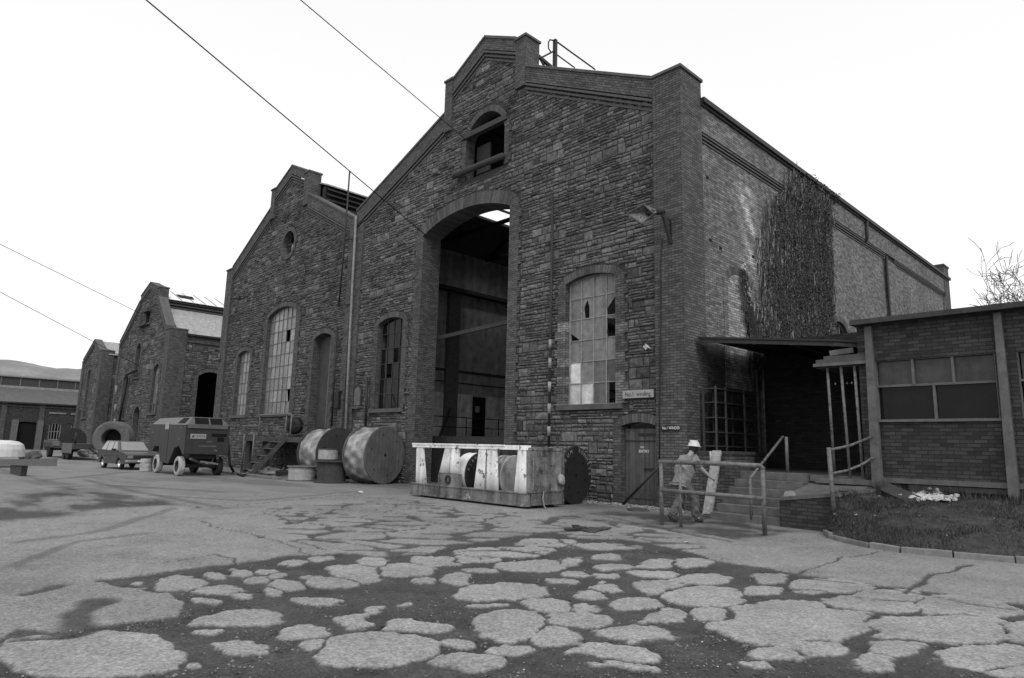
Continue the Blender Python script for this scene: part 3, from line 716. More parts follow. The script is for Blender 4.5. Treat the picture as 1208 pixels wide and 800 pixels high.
mb = MB(); slab(mb, [(-55.1, 16.8, 9.9), (-55.1, 46, 9.9), (-59., 46, 12.4), (-59., 16.8, 12.4)]); slab(mb, [(-69.4, 16.8, 9.9), (-65.5, 16.8, 12.4), (-65.5, 46, 12.4), (-69.4, 46, 9.9)]); mb.build('roof', 'sheet_roof', Cc)
mb = MB(); mb.box((-59.4, 16.8, 12.2), (-59.1, 46, 13.2)); mb.box((-65.4, 16.8, 12.2), (-65.2, 46, 13.2))
for z in (12.45, 12.7, 12.95): mb.box((-59.1, 16.8, z), (-58.95, 46, z+.08), tone=2.5)
mb.build('lantern_louvre', 'iron_dark', Cc)
mb = MB(); slab(mb, [(-58.8, 16.8, 13.15), (-58.8, 46, 13.15), (-62.2, 46, 14.5), (-62.2, 16.8, 14.5)], .04); slab(mb, [(-65.6, 16.8, 13.15), (-62.2, 16.8, 14.5), (-62.2, 46, 14.5), (-65.6, 46, 13.15)], .04)
rl_ = mb.build('rooflight', 'glazing_white', Cc)
mb = MB()
for y in np.arange(16.9, 46, .95): mb.beam((-58.78, y, 13.17), (-62.2, y, 14.52), .03, .04)
mb.build('glazing_bar', 'iron_grey', rl_)
mb = MB(); mb.add([(-59.9, 18.0, 13.66), (-59.9, 19.2, 13.66), (-60.9, 19.3, 14.06), (-60.9, 17.9, 14.06)], [(0, 1, 2, 3)]); mb.build('missing_pane', 'dark_void', rl_)
mb = MB(); mb.box((-69.4, 45.8, 0), (-55.2, 46, 12)); mb.box((-69.5, 17.2, 0), (-69.3, 46, 9.9)); mb.build('rear_walls', 'brick_dark', Cc)
b_ = MB(); b_.fbox(FR, -62.4, -60.8, 12.2, 12.42, -.1, .4); b_.fbox(FR, -63.4, -61.2, 11.1, 11.3, -.1, .35); b_.build('window_beam', 'timber_dark', Cc)
b_ = MB(); p_ = at(162, 440, 1, 16); b_.tube([p_+(-2.6, -.2, 0), p_+(.6, -.3, .15)], .14, 8); b_.build('pipe_stub', 'iron_dark', Cc)
b_ = MB(); b_.tube([at(150, 445, 1, 15.95), at(140, 500, 1, 15.95)], .1, 6); b_.build('downpipe', 'iron_dark', Cc)
for i, (ya, yb) in enumerate(((455, 466), (477, 486), (494, 500))):
    p_, q_ = at(137.5-i*.8, ya, 1, 15.9), at(136.5-i*.8, yb, 1, 15.9); b_ = MB(); b_.tube([p_, q_], .105, 6); b_.build('white_band', 'pipe_pale', Cc)

# ================================================================== FOURTH HOUSE (D) and the wall joining it to C
D = empty('engine_house', (-79.6, 16.2, 0), 'farthest narrow stone gable at the end of the row', 'building')
do = [Opening(-81.0, -79.8, 3.6, 8.2, .4, band=.3), Opening(-82.9, -82.1, 1.0, 4.3, .2, band=.15)]
masonry(FR, [(-83., 0), (-76.6, 0), (-76.6, 10.0), (-79.3, 11.2), (-83., 9.5)], do, D, seed=31, size=1.6, tone=.85)
for o_ in do: o_.dress('window_surround', FR, D)
gable(FR, [(-83.6, 9.9), (-79.4, 11.75)], D, band=.4); gable(FR, [(-79.4, 11.75), (-76.6, 10.4)], D, band=.4)
block(FR, D, -76.6, -75.7, 0, 10.2, -1, .12); block(FR, D, -83.9, -83., 0, 9.6, -1, .12)
DF = Frame((-75.9, 0, 0), (0, 1, 0), (1, 0, 0))
masonry(DF, [(17.2, 0), (24, 0), (24, 9.7), (17.2, 9.7)], [], D, seed=33, size=1.6, tone=.8, name='side_wall')
mb = MB(); slab(mb, [(-75.6, 16.7, 9.9), (-75.6, 40, 9.9), (-79.5, 40, 11.6), (-79.5, 16.7, 11.6)]); slab(mb, [(-83.8, 16.7, 9.6), (-79.5, 16.7, 11.6), (-79.5, 40, 11.6), (-83.8, 40, 9.6)]); mb.build('roof', 'sheet_roof', D)
mb = MB(); mb.box((-83.9, 17, 0), (-83.7, 40, 9.6)); mb.build('far_side_wall', 'brick_dark', D)
LW = empty('link_wall', (-72.5, 18.4, 0), 'lower stone wall with a pale pier joining the farthest gable to the third house', 'wall')
LF = Frame((0, 18.4, 0), (1, 0, 0), (0, -1, 0))
masonry(LF, [(-75.8, 0), (-69.5, 0), (-69.5, 9.6), (-75.8, 9.6)], [], LW, seed=35, size=1.6, tone=.9)
mb = MB(); mb.fbox(LF, -75.8, -69.4, 9.6, 9.95, -.5, .1); mb.build('coping', 'coping_stone', LW)
mb = MB(); mb.fbox(LF, -74.6, -74.1, 0, 9.6, 0, .25); mb.build('pier', 'brick_side', LW)

# ================================================================== FAR SHED across the yard end
E_ = empty('far_shed', (-95, 15, 0), 'long low shed with raised lantern roof closing the far end of the yard', 'building')
XS = -95.
EF = Frame((XS, 0, 0), (0, 1, 0), (1, 0, 0))
shed_ops = [Opening(12.7, 14.55, .1, 3.1, .12, band=.2, teeth=False), Opening(15.7, 16.9, 1.2, 3.0, .15, band=.15, teeth=False), Opening(17.9, 18.9, 1.2, 3.0, .15, band=.15, teeth=False), Opening(8.5, 10.5, 1.2, 3.0, .15, band=.15, teeth=False)]
mb = MB(); mb.prism(EF, [(-30, 0), (40, 0), (40, 5.4), (-30, 5.4)], -.4, 0, [o.poly(0) for o in shed_ops]); mb.build('wall', 'brick_annex', E_)
mb = MB()
for y in np.arange(-29, 40, 3.6): mb.fbox(EF, y-.25+.6, y+.25+.6, 0, 5.3, 0, .12)
mb.fbox(EF, -30, 40, 4.9, 5.1, 0, .1); mb.build('pilaster', 'brick_front', E_)
mb = MB()
for a, b in ((15.5, 17.2), (17.7, 19.2)): mb.fbox(EF, a, b, 4.25, 4.42, 0, .1)
mb.build('lintel', 'pipe_pale', E_)
for o_ in shed_ops[1:]: glaze(EF, o_, E_, 4, 2, w=-.1, mat_f='pipe_pale', mat_g='dark_glass', bar=.07)
mb = MB(); mb.box((XS-.3, 12.7, 0), (XS-.2, 14.6, 3.2)); mb.build('doorway', 'dark_void', E_)
for y in (12.35, 14.75): mb = MB(); mb.fbox(EF, y-.3, y+.3, 0, 3.4, 0, .5); mb.build('open_door', 'concrete', E_)
mb = MB(); slab(mb, [(XS+.3, -30, 5.4), (XS+.3, 40, 5.4), (XS-4, 40, 7.3), (XS-4, -30, 7.3)]); slab(mb, [(XS-3.8, -30, 8.6), (XS-3.8, 40, 8.6), (XS-8, 40, 9.05), (XS-8, -30, 9.05)]); slab(mb, [(XS-12, 40, 8.6), (XS-12, -30, 8.6), (XS-8, -30, 9.05), (XS-8, 40, 9.05)])
mb.build('roof', 'slate', E_)
mb = MB(); mb.box((XS+.25, -30, 5.25), (XS+.4, 40, 5.42)); mb.build('gutter', 'iron_dark', E_)
mb = MB(); mb.box((XS-4.2, -30, 7.2), (XS-4, 40, 8.6)); mb.build('lantern_wall', 'timber_dark', E_)
mb = MB(); mb.box((XS-4, -30, 7.2), (XS-3.75, 40, 7.5)); mb.build('flashing', 'pipe_pale', E_)
mb = MB()
for y in np.arange(-29, 40, 1.9): mb.box((XS-4, y, 7.5), (XS-3.93, y+.12, 8.5))
mb.build('lantern_post', 'timber_grey', E_)
mb = MB(); mb.box((XS-12, -30, 0), (XS-11.8, 40, 8.6)); mb.build('rear_wall', 'brick_dark', E_)
# ================================================================== DOCK, STEPS, CANOPY
DK = empty('loading_dock', (-7.0, 16.2, 0), 'raised loading dock with a flight of concrete steps under the canopy', 'loading dock')
mb = MB(); mb.box((-8.2, 16.2, 0), (-4.9, 20.6, 1.12)); mb.box((-9.6, 16.85, 0), (-8.2, 20.6, 1.12)); mb.build('platform', 'concrete_dark', DK)
mb = MB()
for k in range(6):
    y = 14.5+k*.3; z = .187*(k+1)-.006; xr = -6.52 if k < 3 else -6.52
    mb.box((-8.2, y, 0), (xr, 16.195, z-.0)) if k == 0 else mb.box((-8.2, y, .187*k-.006), (xr, 16.195, z), tone=rnd.uniform(.85, 1.15))
mb.build('step', 'concrete', DK, bevel=.012)
mb = MB(); mb.box((-9.62, 15.72, 0), (-8.21, 16.85, 1.52)); mb.box((-9.62, 16.85, 1.121), (-9.15, 19.6, 1.52)); mb.build('side_plinth', 'brick_front', DK)
mb = MB(); mb.box((-9.64, 15.69, 1.52), (-8.18, 16.87, 1.6)); mb.box((-9.64, 16.87, 1.52), (-9.12, 19.6, 1.6)); mb.build('plinth_cap', 'concrete_dark', DK)
mb = MB()
mb.add([(-6.5, 14.42, 0), (-5.3, 14.3, 0), (-4.7, 15.98, 0), (-6.5, 16.19, 0), (-6.5, 14.42, .56), (-5.3, 14.3, .72), (-4.7, 15.98, .85), (-6.5, 16.19, .85)],
       [(0, 3, 2, 1), (4, 5, 6, 7), (0, 1, 5, 4), (1, 2, 6, 5), (2, 3, 7, 6), (3, 0, 4, 7)]); mb.build('flank_wall', 'brick_annex', DK)
mb = MB()
mb.add([(-6.45, 14.4, .57), (-5.3, 14.27, .73), (-4.7, 15.98, .86), (-6.5, 16.19, .86), (-6.45, 14.4, .65), (-5.3, 14.27, .8), (-4.7, 15.98, .92), (-6.5, 16.19, .92)],
       [(0, 3, 2, 1), (4, 5, 6, 7), (0, 1, 5, 4), (1, 2, 6, 5), (2, 3, 7, 6), (3, 0, 4, 7)]); mb.build('flank_cap', 'concrete', DK)
mb = MB(); mb.box((-6.5, 16.1, .95), (-5.05, 16.25, 1.1)); mb.box((-6.3, 15.9, .93), (-5.0, 16.05, 1.04)); mb.build('edge_timber', 'timber_grey', DK)
mb = MB(); b0 = np.array((-6.42, 14.45, .66)); mb.add([b0, b0+(.22, -.03, 0), b0+(.24, .14, 0), b0+(0, .15, 0), b0+(.03, .02, .1), b0+(.18, 0, .13), b0+(.2, .12, .11), b0+(.04, .13, .08)], [(0, 3, 2, 1), (4, 5, 6, 7), (0, 1, 5, 4), (1, 2, 6, 5), (2, 3, 7, 6), (3, 0, 4, 7)])
mb.build('broken_stone', 'plank_pale', label='pale broken stone lying on the corner of the brick flank wall beside the steps', cat='stone')
CP = empty('canopy', (-7.8, 17.5, 4.4), 'dark flat sheet canopy over the loading dock', 'canopy')
mb = MB()
ca = [(-9.62, 16.55, 4.78), (-6.0, 16.55, 4.34), (-5.15, 17.3, 4.28), (-5.15, 20.9, 4.4), (-9.62, 20.9, 4.85)]
slab(mb, [(p[0], p[1], p[2]) for p in ca], .05); mb.build('roof_sheet', 'iron_dark', CP)
mb = MB(); mb.beam((-9.6, 16.62, 4.67), (-6.0, 16.62, 4.23), .06, .1); mb.beam((-6.0, 16.62, 4.23), (-5.2, 17.35, 4.17), .06, .1)
for x in (-9, -8, -7, -6): mb.beam((x, 16.6, 4.65-(x+9.6)*.122), (x, 20.8, 4.7-(x+9.6)*.122), .05, .09)
mb.build('rafter', 'timber_dark', CP)
# dark wall closing the passage, with a row of small daylight slots
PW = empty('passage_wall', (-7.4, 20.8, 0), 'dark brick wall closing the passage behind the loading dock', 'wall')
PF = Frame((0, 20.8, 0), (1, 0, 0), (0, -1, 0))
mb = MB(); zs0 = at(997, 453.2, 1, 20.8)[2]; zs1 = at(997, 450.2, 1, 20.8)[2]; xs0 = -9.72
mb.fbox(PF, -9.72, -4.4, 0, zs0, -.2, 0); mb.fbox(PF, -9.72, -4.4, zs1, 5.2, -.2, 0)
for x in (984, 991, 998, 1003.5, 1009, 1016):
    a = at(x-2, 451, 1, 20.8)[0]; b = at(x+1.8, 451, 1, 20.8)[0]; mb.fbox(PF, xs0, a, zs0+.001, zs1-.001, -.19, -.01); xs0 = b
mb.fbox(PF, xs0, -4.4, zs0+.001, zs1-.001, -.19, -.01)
mb.build('wall', 'brick_dark', PW)  # brick colour darkened to carry the shade under the canopy
p_, q_ = at(871, 438, 1, 20.1), at(891, 440, 1, 20.1); mb = MB(); mb.box((max(p_[0], -9.6), 20.1, 1.12), (q_[0], 20.2, p_[2]), tone=.5); mb.build('loose_board', 'timber_grey', label='tall grey board standing against the dark wall behind the shelving', cat='board')
# shelving
SH = empty('shelving_rack', (-9.4, 17.9, 1.6), 'empty metal shelving rack on the brick plinth against the side wall', 'shelving')
for y in (16.75, 17.3, 18.4, 19.3):
    for x in (-9.6, -9.22): mb = MB(); mb.beam((x, y, 1.6), (x, y, 3.38), .045, .045, tone=.55); mb.build('upright', 'iron_grey', SH)
for z in (1.72, 2.1, 2.5, 2.92, 3.3): mb = MB(); mb.box((-9.62, 16.74, z), (-9.2, 19.32, z+.03), tone=.5); mb.build('shelf', 'iron_grey', SH)
# door hood on three bars and its rail
HD = empty('door_hood', (-5.6, 16.2, 1.1), 'thick plank hood over the dock doorway, held on three thin bars', 'hood')
mb = MB(); mb.box((-6.2, 16.021, 3.58), (-4.98, 17.6, 3.66), tone=.5); mb.box((-6.22, 15.9, 3.61), (-4.98, 16.02, 3.68), tone=1.0); mb.box((-6.16, 15.92, 3.682), (-4.98, 16.02, 3.77), tone=.6); mb.box((-6.0, 15.98, 3.772), (-4.98, 17.4, 3.85), tone=.6); mb.build('slab', 'timber_grey', HD)
mb = MB(); mb.beam((-5.9, 16.1, 3.92), (-5.45, 16.3, 3.98), .2, .12); mb.build('offcut', 'timber_grey', HD)
for xa, xb in ((976, 984), (992, 1002), (1008, 1017)):
    p_ = at(xa, 434, 1, 16.03); q_ = at(xb, 545, 1, 16.03); q_[2] = 1.1
    mb = MB(); mb.tube([(p_[0], 16.03, 3.6), (q_[0], 16.03, 1.08)], .032, 8); mb.build('bar', 'rail_paint', HD)
# side rail
SR = empty('handrail', (-5.5, 14.7, .5), 'short bent pipe rail between the flank wall and the pale annex post', 'railing')
mb = MB(); p0 = at(985, 612, 1, 14.2); p1 = at(977.5, 528, 1, 14.2); mb.tube([p0, at(981, 570, 1, 14.2), p1], .045, 8); mb.build('post', 'rail_paint', SR)
mb = MB(); mb.tube([at(979, 531, 1, 14.2), at(1002, 526, 1, 15.0), at(1029, 515, 1, 15.85)], .028, 8); mb.tube([at(981, 559, 1, 14.2), at(1000, 555, 1, 15.1), at(1015, 549, 1, 15.5), at(1030, 540, 1, 15.85)], .028, 8); mb.build('rail', 'rail_paint', SR)
# step handrail
ST = empty('handrail', (-7.1, 15.3, 0), 'sloping pipe handrail up the middle of the concrete steps', 'railing')
mb = MB(); mb.tube([(-7.19, 14.52, .1), (-7.19, 14.5, 1.0)], .035, 8); mb.tube([(-7.07, 16.22, 1.1), (-7.07, 16.22, 1.98)], .04, 8); mb.build('post', 'rail_paint', ST)
mb = MB(); mb.tube([(-7.19, 14.5, 1.0), (-7.17, 14.56, 1.05), (-7.1, 16.1, 1.98)], .03, 8); mb.build('rail', 'rail_paint', ST)
# front barrier
RB = empty('barrier_rail', (-7.1, 12.55, 0), 'chipped two-bar pipe barrier standing in front of the steps and the workman', 'railing')
L0 = np.array((-8.16, 12.42, 0)); L1 = np.array((-6.03, 12.7, 0)); Lm = L0+(L1-L0)*.22+np.array((0, .25, 0))
mb = MB(); mb.tube([L0, L0+(.0, 0, 1.31)], .042, 10); mb.build('post', 'rail_paint', RB)
mb = MB(); mb.tube([L1, L1+(.0, 0, 1.3)], .045, 10); mb.build('post', 'rail_paint', RB)
mb = MB(); mb.tube([L0+(L1-L0)*.2+(0, 0, 0), L0+(L1-L0)*.2+(0, 0, 1.3)], .034, 10); mb.build('post', 'rail_paint', RB)
mb = MB(); mb.tube([L0+(-.05, 0, 1.33), L0+(L1-L0)*.5+(0, 0, 1.34), L1+(-.04, 0, 1.32), L1+(.02, 0, 1.25)], .05, 10); mb.build('rail', 'rail_paint', RB)
mb = MB(); mb.tube([L0+(0, -.02, .74), L0+(L1-L0)*.5+(0, -.02, .72), L1+(0, -.02, .70)], .042, 10); mb.build('rail', 'rail_paint', RB)
# pale plank leaning on the plinth
mb = MB(); pa, pb = at(834.5, 607, 1, 14.95), at(846, 532, 1, 15.62); mb.beam(pa, pb, .24, .07, up=(0, -1, .2)); mb.beam(pb+(-.16, -.03, -.02), pb+(-.13, -.06, -.32), .07, .05, tone=1.6)
mb.build('plank', 'plank_pale', label='pale weathered plank leaning on the brick plinth beside the steps', cat='plank', bevel=.008)
mb = MB(); c = G(827, 606); mb.lathe(c+(0, 0, .0), (0, 0, 1), [(0, .05), (0, .17), (.1, .19), (.16, .1), (.17, .01)], 9, jit=.35); mb.build('stone_lump', 'concrete_dark', label='dark rough stone on the ground at the foot of the pale plank', cat='stone')
mb = MB(); p_ = G(812, 613); mb.add([p_+(-.16, -.02, .01), p_+(.05, -.05, .05), p_+(.2, .04, .02), p_+(.02, .06, .03)], [(0, 1, 3), (1, 2, 3)]); mb.build('paper_scrap', 'rubble_white', label='crumpled white paper on the ground by the workman', cat='scrap')
mb = MB(); p_ = G(809, 641); mb.add([p_+(-.06, -.02, .005), p_+(.05, -.03, .03), p_+(.08, .04, .01), p_+(-.02, .05, .03)], [(0, 1, 3), (1, 2, 3)]); mb.build('paper_scrap', 'rubble_white', label='small white scrap lying on the asphalt in front of the barrier', cat='scrap')

# ================================================================== ANNEX (right)
AN = empty('annex', (-3, 16, 0), 'low flat-roofed brick annex with pale concrete posts and a wide window', 'building')
AF = Frame((0, 16., 0), (1, 0, 0), (0, -1, 0))
zz = lambda x, y: at(x, y, 1, 16.)[2]; xx_ = lambda x, y: at(x, y, 1, 16.)[0]
z_sk0, z_sk1 = zz(1100, 572), zz(1100, 566); z_si = zz(1100, 497.5); z_w1 = zz(1100, 453); z_w2 = zz(1100, 425); z_hd = zz(1090, 421.5); z_rb = zz(1100, 376); z_rt = zz(1100, 370)
xl = xx_(1036, 500); xr = xx_(1178, 470)
mb = MB(); mb.fbox(AF, -5.2, 6, z_sk1, z_si, -.3, 0); mb.fbox(AF, -5.2, 6, z_hd, z_rb, -.3, 0); mb.fbox(AF, xr, 6, z_si, z_hd, -.3, 0, ) if False else None
mb.box((-5.25, 16.3, .3), (-5.0, 28, z_rb)); mb.box((-5.25, 16.02, 0), (-4.96, 16.3, z_rb)); mb.box((-5, 27.8, 0), (6, 28, z_rb)); mb.fbox(AF, -5.2, 6, .2, z_sk0-.02, -.3, -.12); mb.build('wall', 'brick_annex', AN)
mb = MB(); mb.fbox(AF, -5.0, 6, z_sk0, z_sk1, -.3, .05); mb.fbox(AF, -4.4, 6, z_sk0-.12, z_sk0-.02, -.3, .02, tone=.5); mb.build('skirting_ledge', 'concrete', AN)
mb = MB(); slab(mb, [(-5.3, 15.72, z_rt), (6, 15.72, z_rt), (6, 28.2, z_rt+.02), (-5.3, 28.2, z_rt+.02)], .11); mb.build('roof', 'concrete_dark', AN)
def post(xt, yt, xb, yb, wt, wb):
    a = xx_(xt, yt); b = xx_(xb, yb); mb = MB()
    mb.add([AF(b, z_sk0-.25, -.1), AF(b+wb, z_sk0-.25, -.1), AF(b+wb, z_sk0-.25, .16), AF(b, z_sk0-.25, .16), AF(a, z_rb-.03, -.1), AF(a+wt, z_rb-.03, -.1), AF(a+wt, z_rb-.03, .1), AF(a, z_rb-.03, .1)],
           [(0, 1, 2, 3), (7, 6, 5, 4), (0, 4, 5, 1), (1, 5, 6, 2), (2, 6, 7, 3), (3, 7, 4, 0)]); mb.build('post', 'concrete', AN, bevel=.01)
post(1020.5, 383, 1031, 570, .15, .2); post(1172.5, 372, 1190, 575, .13, .17); post(1330, 360, 1360, 590, .13, .17)
mb = MB()
def frame_rect(u0, u1, v0, v1, w=.022, wi=-.1):
    mb.fbox(AF, u0, u0+w, v0, v1, wi-.05, wi+.06); mb.fbox(AF, u1-w, u1, v0, v1, wi-.05, wi+.06); mb.fbox(AF, u0+w, u1-w, v0, v0+w, wi-.05, wi+.05); mb.fbox(AF, u0+w, u1-w, v1-w, v1, wi-.05, wi+.05)
span = xr-xl
frame_rect(xl, xl+span*.5, z_si+.04, z_w1); frame_rect(xl+span*.5+.001, xr, z_si+.04, z_w1)
for k in range(3): frame_rect(xl+span*k/3+.001, xl+span*(k+1)/3, z_w1+.002, z_hd)
mb.fbox(AF, xl-.02, xr+.02, z_si, z_si+.045, -.3, .06)
frame_rect(xr+.35, 5.9, z_si+.04, z_w1); frame_rect(xr+.35, 5.9, z_w1+.002, z_hd)
wf = mb.build('window', 'timber_grey', AN)
mb = MB(); mb.fbox(AF, xl+.04, xr-.04, z_si+.06, z_w1-.02, -.14, -.12); mb.fbox(AF, xr+.4, 5.8, z_si+.06, z_w1-.02, -.14, -.12); mb.build('pane', 'dark_glass', wf)
mb = MB(); mb.fbox(AF, xl+.04, xr-.04, z_w1+.03, z_hd-.03, -.14, -.12, tone=.17); mb.fbox(AF, xr+.4, 5.8, z_w1+.03, z_hd-.03, -.14, -.12, tone=.17); mb.build('upper_pane', 'dirty_glass', wf)
for a, b in ((xl-.2, xl), (xr, xr+.35)): mb = MB(); mb.fbox(AF, a, b, z_si, z_hd, -.3, -.0); mb.build('window_jamb', 'brick_annex', AN)
# fallen dark plank by the bank, spilled plaster
mb = MB(); mb.beam(at(1033, 572, 1, 15.75)+(0, 0, .03), at(1079, 594, 1, 15.2)+(0, 0, .06), .3, .05, up=(.1, -.5, .8)); mb.build('plank', 'timber_dark', label='dark plank fallen across the grass bank at the foot of the annex post', cat='plank')

# ================================================================== SKID FRAME
SK = empty('transport_frame', (-14.6, 13.1, 0), 'long white-painted steel frame with slanting plates standing open on the yard', 'steel frame')
KY = 12.38; KF = Frame((0, KY, 0), (1, 0, 0), (0, -1, 0))
kx = lambda x, y: at(x, y, 1, KY)[0]
kz = lambda x, y: at(x, y, 1, KY)[2]
xa, xb = -17.2, -12.15; BK = 13.75
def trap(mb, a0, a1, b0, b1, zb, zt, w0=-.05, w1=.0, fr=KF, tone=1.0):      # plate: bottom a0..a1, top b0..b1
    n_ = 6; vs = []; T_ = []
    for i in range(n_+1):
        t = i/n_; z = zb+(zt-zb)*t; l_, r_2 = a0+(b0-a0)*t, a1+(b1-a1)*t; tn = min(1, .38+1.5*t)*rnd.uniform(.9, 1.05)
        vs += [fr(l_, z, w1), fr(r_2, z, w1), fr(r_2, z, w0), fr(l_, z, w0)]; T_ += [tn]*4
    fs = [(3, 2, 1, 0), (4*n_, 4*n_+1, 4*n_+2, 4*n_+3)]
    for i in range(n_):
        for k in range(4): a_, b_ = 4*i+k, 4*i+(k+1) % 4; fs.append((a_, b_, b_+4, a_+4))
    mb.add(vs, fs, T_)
mb = MB(); mb.fbox(KF, xa, xb, 1.5, 1.62, -.12, .02); mb.fbox(KF, xa, -13.0, 1.585, 1.63, .02, .04); mb.build('top_rail', 'white_paint', SK, bevel=.006)
mb = MB(); mb.box((xa, BK-.1, 1.5), (xb, BK, 1.6)); mb.box((xa, KY+.12, 1.5), (xa+.1, BK-.1, 1.6)); mb.build('top_rail', 'rusty_paint', SK)
mb = MB(); mb.fbox(KF, xa, xb, .12, .40, -.12, .0); mb.fbox(KF, xa, xb, .385, .42, -.14, .03); mb.fbox(KF, xa, xb, .07, .13, -.14, .03); mb.build('bottom_rail', 'rusty_paint', SK, bevel=.006)
mb = MB(); mb.box((xa, BK-.12, .08), (xb, BK, .42)); mb.box((xa+.02, KY+.12, .08), (xb-.02, BK-.1, .14), tone=.5); mb.box((xa, KY+.12, .1), (xa+.1, BK-.1, .4)); mb.build('bottom_rail', 'rusty_paint', SK)
X_ = lambda px, py: kx(px, py)
for (bl, br, tl, tr_, zb) in ((490.2, 502, 491.5, 499, .42), (559, 571, 565, 573.5, .42), (573.8, 587, 575, 585.5, .42), (606.5, 621, 611, 620.8, .42)):
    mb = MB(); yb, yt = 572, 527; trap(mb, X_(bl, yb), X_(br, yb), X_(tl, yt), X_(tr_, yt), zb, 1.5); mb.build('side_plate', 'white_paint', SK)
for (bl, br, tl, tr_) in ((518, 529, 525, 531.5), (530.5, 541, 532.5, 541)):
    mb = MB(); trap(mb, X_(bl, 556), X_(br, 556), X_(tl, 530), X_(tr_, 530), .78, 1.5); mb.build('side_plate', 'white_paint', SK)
mb = MB(); mb.fbox(KF, X_(517, 565), X_(541.5, 565), .42, .77, -.1, .01); bx = mb.build('gusset_box', 'rusty_paint', SK)
mb = MB(); cu_ = (X_(517, 565)+X_(541.5, 565))/2; mb.lathe((cu_, KY-.012, .6), (0, -1, 0), [(0, .13), (.03, .13), (.03, .07), (0, .07)], 20); mb.build('ring', 'iron_dark', bx)
mb = MB(); mb.beam((X_(572.8, 560), KY+.02, .42), (X_(574, 530), KY+.02, 1.5), .03, .05); mb.build('stiffener', 'rusty_paint', SK)
mb = MB(); mb.box((xb-.05, KY+.005, .45), (xb, BK, 1.5)); mb.box((xb-.03, KY, 1.5), (xb+.02, BK, 1.57)); pn = mb.build('end_panel', 'worn_panel', SK, bevel=.004)
mb = MB(); mb.box((xb-.02, KY+.13, .1), (xb+.03, BK, .42)); mb.box((xb, KY, .42), (xb+.05, BK, .46)); mb.box((xb, KY+.25, .5), (xb+.03, KY+.29, 1.45)); mb.box((xb+.001, BK-.06, .1), (xb+.05, BK, 1.55)); mb.build('end_beam', 'rusty_paint', SK)
mb = MB(); mb.box((xa+.1, BK-.09, .42), (xb-.05, BK-.07, 1.5), tone=.3); mb.build('back_panel', 'rusty_paint', SK)
mb = MB()
for x in (xa+.7, xa+2.5, xa+4.2): mb.beam((x, BK-.05, .4), (x+.1, BK-.05, 1.5), .25, .06)
mb.build('rear_post', 'rusty_paint', SK)
mb = MB()
for x in (-16.9, -12.6): mb.box((x, KY+.15, 0), (x+.22, BK-.1, .075))
mb.build('skid_block', 'timber_dark', SK)
mb = MB(); c = np.array((xb+.06, BK-.15, .75)); mb.lathe(c, (1, 0, .2), [(-.05, .02), (-.04, .12), (.04, .15), (.1, .05), (.11, .01)], 9, jit=.3); mb.tube([(xb+.06, KY+.55, .45), (xb+.09, KY+.5, .25), (xb+.12, KY+.52, .08), (xb+.3, KY+.4, .03)], .02, 5); mb.build('rag', 'plank_pale', SK)

